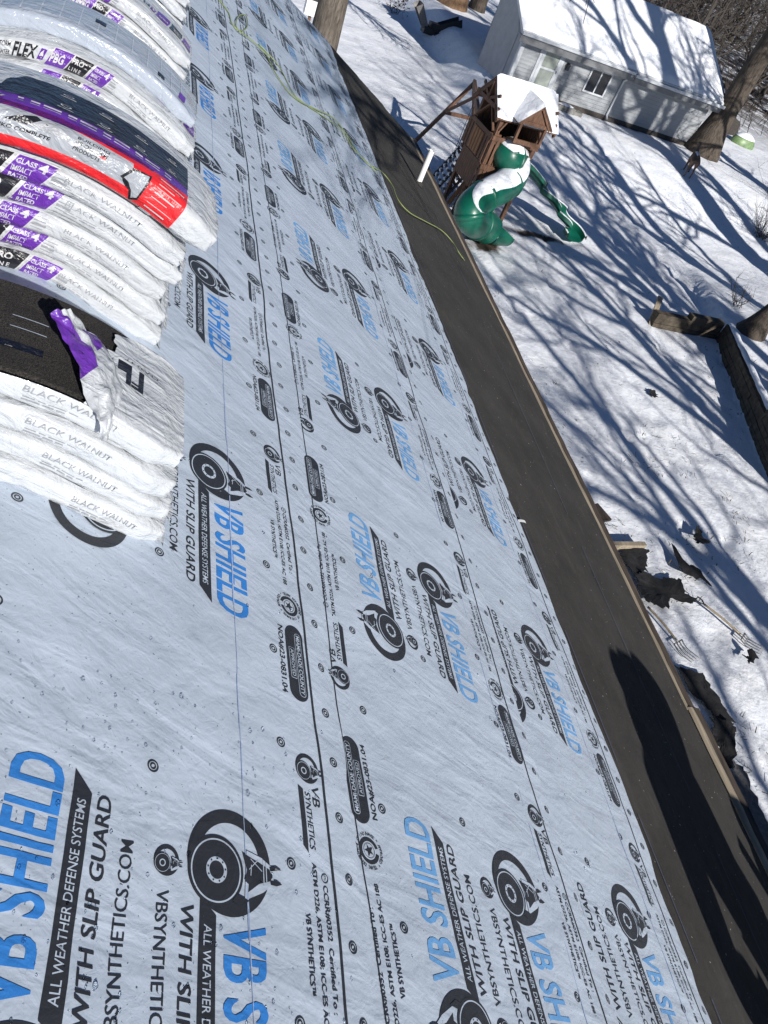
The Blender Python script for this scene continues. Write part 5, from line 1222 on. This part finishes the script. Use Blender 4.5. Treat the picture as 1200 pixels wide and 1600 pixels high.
# white box on a post behind the roof's far corner
p = at_z(483, 30, 1.6); o = thing('post_box', 'small pale box with a dark lid beside the trunk behind the far roof corner', 'box', (p[0], p[1], 0))
m = MB(); m.box((p[0], p[1], .9), (.1, .1, 1.8)); m.build('post', M_CEDAR, o); m = MB(); m.box((p[0], p[1], 2.0), (.5, .4, .5)); m.build('box', M_WHITEP, o); m = MB(); m.prism([(-.3, 0), (.3, 0), (.22, .16), (-.22, .16)], (p[0], p[1] - .24, 2.25), ((1, 0, 0), (0, 0, 1), (0, 1, 0)), .48); m.build('lid', M_DARK, o)

# ------------------------------------------------------------------ things on the roof
b0 = px_roof(653, 288, 0.0); o = thing('vent_pipe', 'white plastic pipe standing up through the black felt near the eave', 'pipe', b0)
m = MB(); axp = np.array([0.03, 0.0, 1.0]); Lp = 0.40
m.tube([b0 - axp * .1, b0 + axp * .2, b0 + axp * Lp], .033, 16, cap=False); m.tube([b0 + axp * .2, b0 + axp * Lp], .028, 16, cap=False); G = np.array([[b0 + axp * Lp + np.array([r * math.cos(a), r * math.sin(a), 0]) for a in np.linspace(0, 2 * np.pi, 16, endpoint=False)] for r in (.028, .033)]); m.grid(G, closed=True); m.build('pipe', M_WHITEP, o, True)
m = MB(); m.grid(np.array([[b0 + np.array([r * math.cos(a) * SX, r * math.sin(a), r * math.cos(a) * SZ]) + np.array([NX, 0, NZ]) * hgt for a in np.linspace(0, 2 * np.pi, 20, endpoint=False)] for r, hgt in ((.08, .014), (.05, .02), (.034, .05))]), closed=True); m.build('flashing', M_FELT, o, True)
# lime cord lying from the ridge across to the eave, with a small loop
cpx = [(333, -12), (356, 18), (362, 36), (374, 48), (386, 42), (384, 24), (372, 26), (370, 44), (392, 62), (415, 84), (428, 110), (448, 140), (468, 158), (496, 172), (520, 184), (540, 208), (560, 240), (578, 258), (596, 268), (612, 288), (622, 312), (640, 332), (665, 346), (690, 360), (707, 378), (718, 396)]
cpt = [px_roof(x, y, 0.034) for x, y in cpx]; cpt += [at_z(728, 410, float(roofpt(EAVE_U, 0, 0)[2]) - 0.05), at_z(734, 420, 3.6)]
cd_ = MB(); cd_.tube(spline(cpt, 260), .0048, 6); cd_ = cd_.build('lime_cord', M_HOSE, None, True); tag(cd_, 'thin lime green cord trailing from the ridge across the roof over the eave', 'cord')
cpx2 = [(404, 68), (436, 104), (462, 150), (500, 178), (530, 200), (552, 232), (570, 250), (590, 270)]
c2_ = MB(); c2_.tube(spline([px_roof(x, y, 0.030) for x, y in cpx2], 90), .004, 6); tag(c2_.build('lime_cord', M_HOSE, None, True), 'second lime green strand lying alongside the long cord on the upper roof', 'cord')
# little curl of pale film and the torn felt lapped over the eave at the lower right
q = px_roof(815, 818, 0.02); m = MB(); m.grid(np.array([[q + np.array([.03 * math.cos(t) + .0, w, .012 * math.sin(t)]) for w in (0, .02)] for t in np.linspace(0, 2.4, 8)])); tag(m.build('film_scrap', M_WHITEP, None, True), 'tiny curled white film scrap on the felt by the membrane edge', 'scrap')
# ------------------------------------------------------------------ debris on the snow below the eave
M_SCRAP = simple('fresh_black_felt', (0.011, 0.011, 0.012), 0.85, 0.5, 9, 0.4)
def scrap(label, poly, z=0.05, amp=0.06, sd_=1, mat=M_SCRAP, name='felt_scrap', cat='roofing scrap'):
    amp *= 0.6; pts = np.array([at_z(x, y, z) for x, y in poly]); c = pts.mean(0); r = np.random.default_rng(sd_); n = len(pts)
    dense = []
    for i in range(n):
        a, b = pts[i], pts[(i + 1) % n]
        for t in np.linspace(0, 1, 5, endpoint=False): dense.append(a + (b - a) * t + r.normal(0, .025, 3) * (1, 1, 0))
    dense = np.array(dense); G = []
    for f in (1.0, .85, .6, .35, .12): 
        g = c + (dense - c) * f; g[:, 2] = z + amp * (vnoise(g[:, 0] * 2.6, g[:, 1] * 2.6, sd_) + .45) + amp * .5 * vnoise(g[:, 0] * 7, g[:, 1] * 7, sd_ + 1); G.append(g)
    G = np.array(G); m = MB(); m.grid(G, closed=True); m.f.append([4 * len(dense) + i for i in range(len(dense))]); m.m.append(0)
    m.grid(G - [0, 0, .012], closed=True, flip=True); m.grid(np.stack([G[0], G[0] - [0, 0, .012]]), closed=True, flip=True)
    return tag(m.build(name, mat, None, False), label, cat, 'torn black felt scraps lying on the snow')
scrap('crumpled black felt scrap on the snow right beside the pale lumber offcut', [(966, 862), (990, 858), (1014, 860), (1010, 876), (1012, 890), (1000, 897), (985, 895), (972, 880)], .08, .14, 3)
scrap('largest black felt scrap on the snow, behind the nearer pitchfork', [(988, 900), (1005, 896), (1025, 903), (1048, 905), (1062, 910), (1068, 928), (1086, 940), (1075, 946), (1060, 936), (1045, 934), (1042, 950), (1030, 952), (1015, 946), (998, 930)], .08, .14, 5)
scrap('long narrow black felt scrap on the snow above the farther pitchfork', [(1046, 853), (1058, 866), (1078, 884), (1092, 890), (1110, 918), (1098, 908), (1080, 902), (1062, 890)], .07, .16, 7)
scrap('small folded black felt scrap alone on the snow, highest in the yard', [(1083, 840), (1088, 826), (1095, 830), (1098, 842), (1106, 846), (1102, 857), (1084, 855)], .10, .25, 9)
scrap('broad black felt scrap on the snow below the pitchforks, along the gutter', [(1054, 1042), (1075, 1048), (1095, 1052), (1108, 1072), (1125, 1100), (1142, 1128), (1120, 1128), (1105, 1108), (1085, 1090), (1066, 1066)], .06, .12, 11)
scrap('black felt scrap with folded corner on the snow, nearest the lower gutter', [(1106, 1122), (1124, 1128), (1140, 1134), (1145, 1150), (1144, 1190), (1130, 1205), (1118, 1170), (1112, 1145)], .07, .16, 13)
scrap('wide grey shingle scrap on the snow beside the lower end of the gutter', [(1146, 1186), (1165, 1210), (1190, 1270), (1210, 1320), (1195, 1330), (1160, 1290), (1140, 1240)], .05, .08, 15, M_SHNG2, 'shingle_scrap')
scrap('tiny dark clump on the snow beside the farther pitchfork tines', [(1164, 1026), (1172, 1020), (1180, 1028), (1176, 1036), (1166, 1036)], .10, .2, 17)
scrap('small black felt scrap by itself in the middle of the open snow', [(1015, 611), (1020, 609), (1027, 615), (1028, 621), (1022, 622), (1016, 618)], .05, .10, 19)
a, b = at_z(948, 853, .12), at_z(1006, 853, .12); o = tag(MB().bar(a, b, .10, .14).build('lumber_offcut', M_BOARD), 'short pale lumber offcut lying on the snow beside the gutter', 'lumber')
p = at_z(932, 800, .3); o = tag(MB().bar(at_z(915, 806, .45), at_z(944, 800, .45), .42, .05).build('brown_board', M_BOARDB), 'brown board corner sticking out on the snow above the pale offcut', 'board')
def fork(label, px0, px1, sd_, dgrip):
    a, b = at_z(*px0, .12), at_z(*px1, .07); d = b - a; L = np.linalg.norm(d); d /= L; s_ = np.cross(hz, d); s_ /= np.linalg.norm(s_)
    o = thing('pitchfork', label, 'pitchfork', a, 'pitchforks dropped on the snow'); tl = 0.36
    m = MB(); nk = b - d * (tl + .10); m.tube(spline([a, a + (nk - a) * .5 + hz * .02, nk], 8), .021, 8); m.build('handle', M_HANDLE, o, True)
    if dgrip:
        m = MB(); m.tube([a, a - d * .06 + s_ * .06, a - d * .16 + s_ * .06, a - d * .16 - s_ * .06, a - d * .06 - s_ * .06, a], .013, 6); m.build('grip', M_DARK, o)
    m = MB(); m.tube([nk - d * .08, nk + d * .06], .022, 8); m.tube([nk + d * .06 - s_ * .13, nk + d * .06 + s_ * .13], .013, 6)
    for k in range(4):
        w = (-.12 + .08 * k); m.tube(spline([nk + d * .06 + s_ * w, nk + d * .22 + s_ * w - hz * .03, nk + d * (.10 + tl) + s_ * w + hz * .03], 8), np.linspace(.012, .006, 8), 6)
    m.build('tines', M_STEEL, o, True)
fork('worn pitchfork lying on sunlit snow close to the gutter', (1012, 948), (1085, 1033), 1, False)
fork('pitchfork with a loop grip lying farther out on the snow', (1100, 944), (1190, 1019), 2, True)

# ------------------------------------------------------------------ worker standing on the eave just outside the picture: his shadow falls on the felt
def worker(label, fp):
    wk = thing('person', label, 'person', fp)
    fx = np.array([-.35, .94, 0]); fx /= np.linalg.norm(fx); fr = np.array([fx[1], -fx[0], 0])
    def wp(r, f, z): return fp + fr * r + fx * f + hz * z
    sk_ = [wp(0, 0, .95), wp(0, 0, 1.12), wp(0, .01, 1.32), wp(0, 0, 1.47), wp(0, .01, 1.56), wp(0, .03, 1.66), wp(0, .02, 1.76),
           wp(.10, 0, .88), wp(.14, .03, .50), wp(.16, .0, .10), wp(-.10, 0, .88), wp(-.14, .03, .50), wp(-.16, .0, .12),
           wp(.26, 0, 1.46), wp(.48, .06, 1.40), wp(.26, .14, 1.62), wp(.14, .16, 1.70), wp(-.28, 0, 1.47), wp(-.54, -.02, 1.16), wp(-.34, .08, .93), wp(-.27, .12, .90),
           wp(.17, .16, .05), wp(-.17, .16, .07)]
    se = [(0, 1), (1, 2), (2, 3), (3, 4), (4, 5), (5, 6), (0, 7), (7, 8), (8, 9), (0, 10), (10, 11), (11, 12), (3, 13), (13, 14), (14, 15), (15, 16), (3, 17), (17, 18), (18, 19), (19, 20), (9, 21), (12, 22)]
    sr = [(.17, .12), (.17, .12), (.20, .13), (.16, .11), .06, .095, .085, .10, .07, .052, .10, .07, .052, .085, .062, .05, .042, .085, .062, .05, .042, .04, .04]
    skin_mesh('body', sk_, se, sr, M_SKIN, wk)
    skin_mesh('jacket', [sk_[0]] + sk_[1:4] + [sk_[13], sk_[14], sk_[15], sk_[17], sk_[18], sk_[19]], [(0, 1), (1, 2), (2, 3), (3, 4), (4, 5), (5, 6), (3, 7), (7, 8), (8, 9)], [(.22, .16), (.25, .19), (.33, .22), (.33, .22), .18, .12, .095, .18, .12, .09], M_JACKET, wk)
    skin_mesh('hood', [wp(0, -.02, 1.50), wp(0, -.02, 1.62), wp(0, -.01, 1.76)], [(0, 1), (1, 2)], [(.33, .22), (.28, .22), (.20, .18)], M_JACKET, wk)
    skin_mesh('trousers', [sk_[0], sk_[7], sk_[8], sk_[9], sk_[10], sk_[11], sk_[12]], [(0, 1), (1, 2), (2, 3), (0, 4), (4, 5), (5, 6)], [(.19, .14), .12, .088, .075, .12, .088, .075], M_JEANS, wk)
    for a_, b_ in ((9, 21), (12, 22)): skin_mesh('boot', [sk_[a_], (np.array(sk_[a_]) + sk_[b_]) / 2 - hz * .03, sk_[b_]], [(0, 1), (1, 2)], [.075, .065, .055], M_BOOT, wk)
    hd_ = wp(0, .03, 1.70); m = MB(); G = [[hd_ + np.array([r * math.cos(a) * .115, r * math.sin(a) * .125, .0]) + hz * z for a in np.linspace(0, 2 * np.pi, 18, endpoint=False)] for r, z in ((1.0, -.02), (1.02, .03), (.9, .09), (.6, .125), (.1, .14))]; m.grid(np.array(G), closed=True); m.build('cap', M_JACKET, wk, True)
    for hi_, sgn in ((16, 1), (20, -1)):
        c = np.array(sk_[hi_]); hv = [c, c + fx * .05 - hz * .03]; he = [(0, 1)]; hr = [.034, .036]
        for k in range(4):
            b = len(hv); o_ = fr * (.024 - .016 * k) * sgn; Lf = (.034, .04, .038, .03)[k]
            hv += [c + fx * .085 - hz * .05 + o_, c + fx * (.085 + Lf) - hz * (.05 + Lf * .7) + o_, c + fx * (.085 + Lf * 1.3) - hz * (.05 + Lf * 1.8) + o_]; he += [(1, b), (b, b + 1), (b + 1, b + 2)]; hr += [.010, .009, .008]
        b = len(hv); hv += [c + fx * .05 - hz * .01 + fr * .04 * sgn, c + fx * .085 - hz * .03 + fr * .052 * sgn]; he += [(0, b), (b, b + 1)]; hr += [.011, .009]
        skin_mesh('hand', hv, he, hr, M_SKIN, wk)
worker('worker in a dark hooded jacket standing on the roof at the eave, arm raised', roofpt(4.60, -0.66, 0.02))
worker('worker in a dark hooded jacket standing on the ladder beyond the gutter', np.array([4.12, -0.52, 4.36]))
ld = thing('ladder', 'aluminium ladder leaning on the gutter, standing in the snow', 'ladder', (5.05, -0.5, 0.0))
la, lb = np.array([5.05, -0.5, 0.0]), np.array([3.80, -0.5, 6.05])
for sg in (-1, 1):
    m = MB(); m.bar(la + (0, .21 * sg, 0), lb + (0, .21 * sg, 0), .07, .03, (0, 1, 0)); m.build('rail', M_STEEL, ld)
for k in range(1, 20):
    q = la + (lb - la) * k / 20; m = MB(); m.tube([q - (0, .2, 0), q + (0, .2, 0)], .016, 6); m.build('rung', M_STEEL, ld)

# meltwater drops standing on the membrane
M_DROP = NB('water_drop').done((0.9, 0.95, 1.0), 0.03, None, 0.5, **{'Transmission_Weight': 1.0, 'IOR': 1.33})
dm_ = MB(); rd = np.random.default_rng(12)
for i in range(420):
    u, v = (rd.uniform(.55, 1.35), rd.uniform(.3, .95)) if i < 220 else (rd.uniform(.6, 2.9), rd.uniform(.3, 2.2))
    r = abs(rd.normal(0, .0016)) + .0012; c = roofpt(u, v, 0.015 + float(wrinkle(np.array(u), np.array(v), 601)) + .0012 if u < 1.42 else .0115 + float(wrinkle(np.array(u), np.array(v), 501)))
    dm_.grid(np.array([[c + r * np.array([math.cos(a) * math.cos(b), math.sin(a) * math.cos(b) * 1.2, math.sin(b) * .7]) for a in np.linspace(0, 2 * np.pi, 8, endpoint=False)] for b in np.linspace(-.3, 1.5, 5)]), closed=True)
stuff(tag(dm_.build('water_drops', M_DROP, None, True), 'small clear meltwater drops scattered on the near grey membrane', 'water'))

# ------------------------------------------------------------------ grass blades and twigs poking through the thin snow
gm = MB(); rg = np.random.default_rng(5)
for i in range(2600):
    if i < 1500: x, y = rg.uniform(7.5, 13.5), rg.uniform(2.5, 14)
    else: x, y = rg.uniform(8, 30), rg.uniform(12, 36)
    if float(vnoise(np.array(x * .9), np.array(y * .9), 55)) < 0.02: continue
    z = float(gz(x, y)) + .03; a = rg.uniform(0, 6.28); L = rg.uniform(.05, .16); d = np.array([math.cos(a), math.sin(a), rg.uniform(.05, .5)]) * L; w = np.array([-math.sin(a), math.cos(a), 0]) * rg.uniform(.004, .011)
    p0 = np.array([x, y, z]); p1 = p0 + d * .6 + rg.normal(0, .015, 3); gm.add([p0 - w, p0 + w, p1 + w * .8, p1 - w * .8, p0 + d], [(0, 1, 2, 3), (3, 2, 4)])
M_DRYG = simple('dry_grass', (0.10, 0.08, 0.05), 0.95, 0.5, 30, 0.1)
stuff(tag(gm.build('dry_grass', M_DRYG), 'dry grass blades and twigs poking through the thin snow on the lawn', 'grass'))
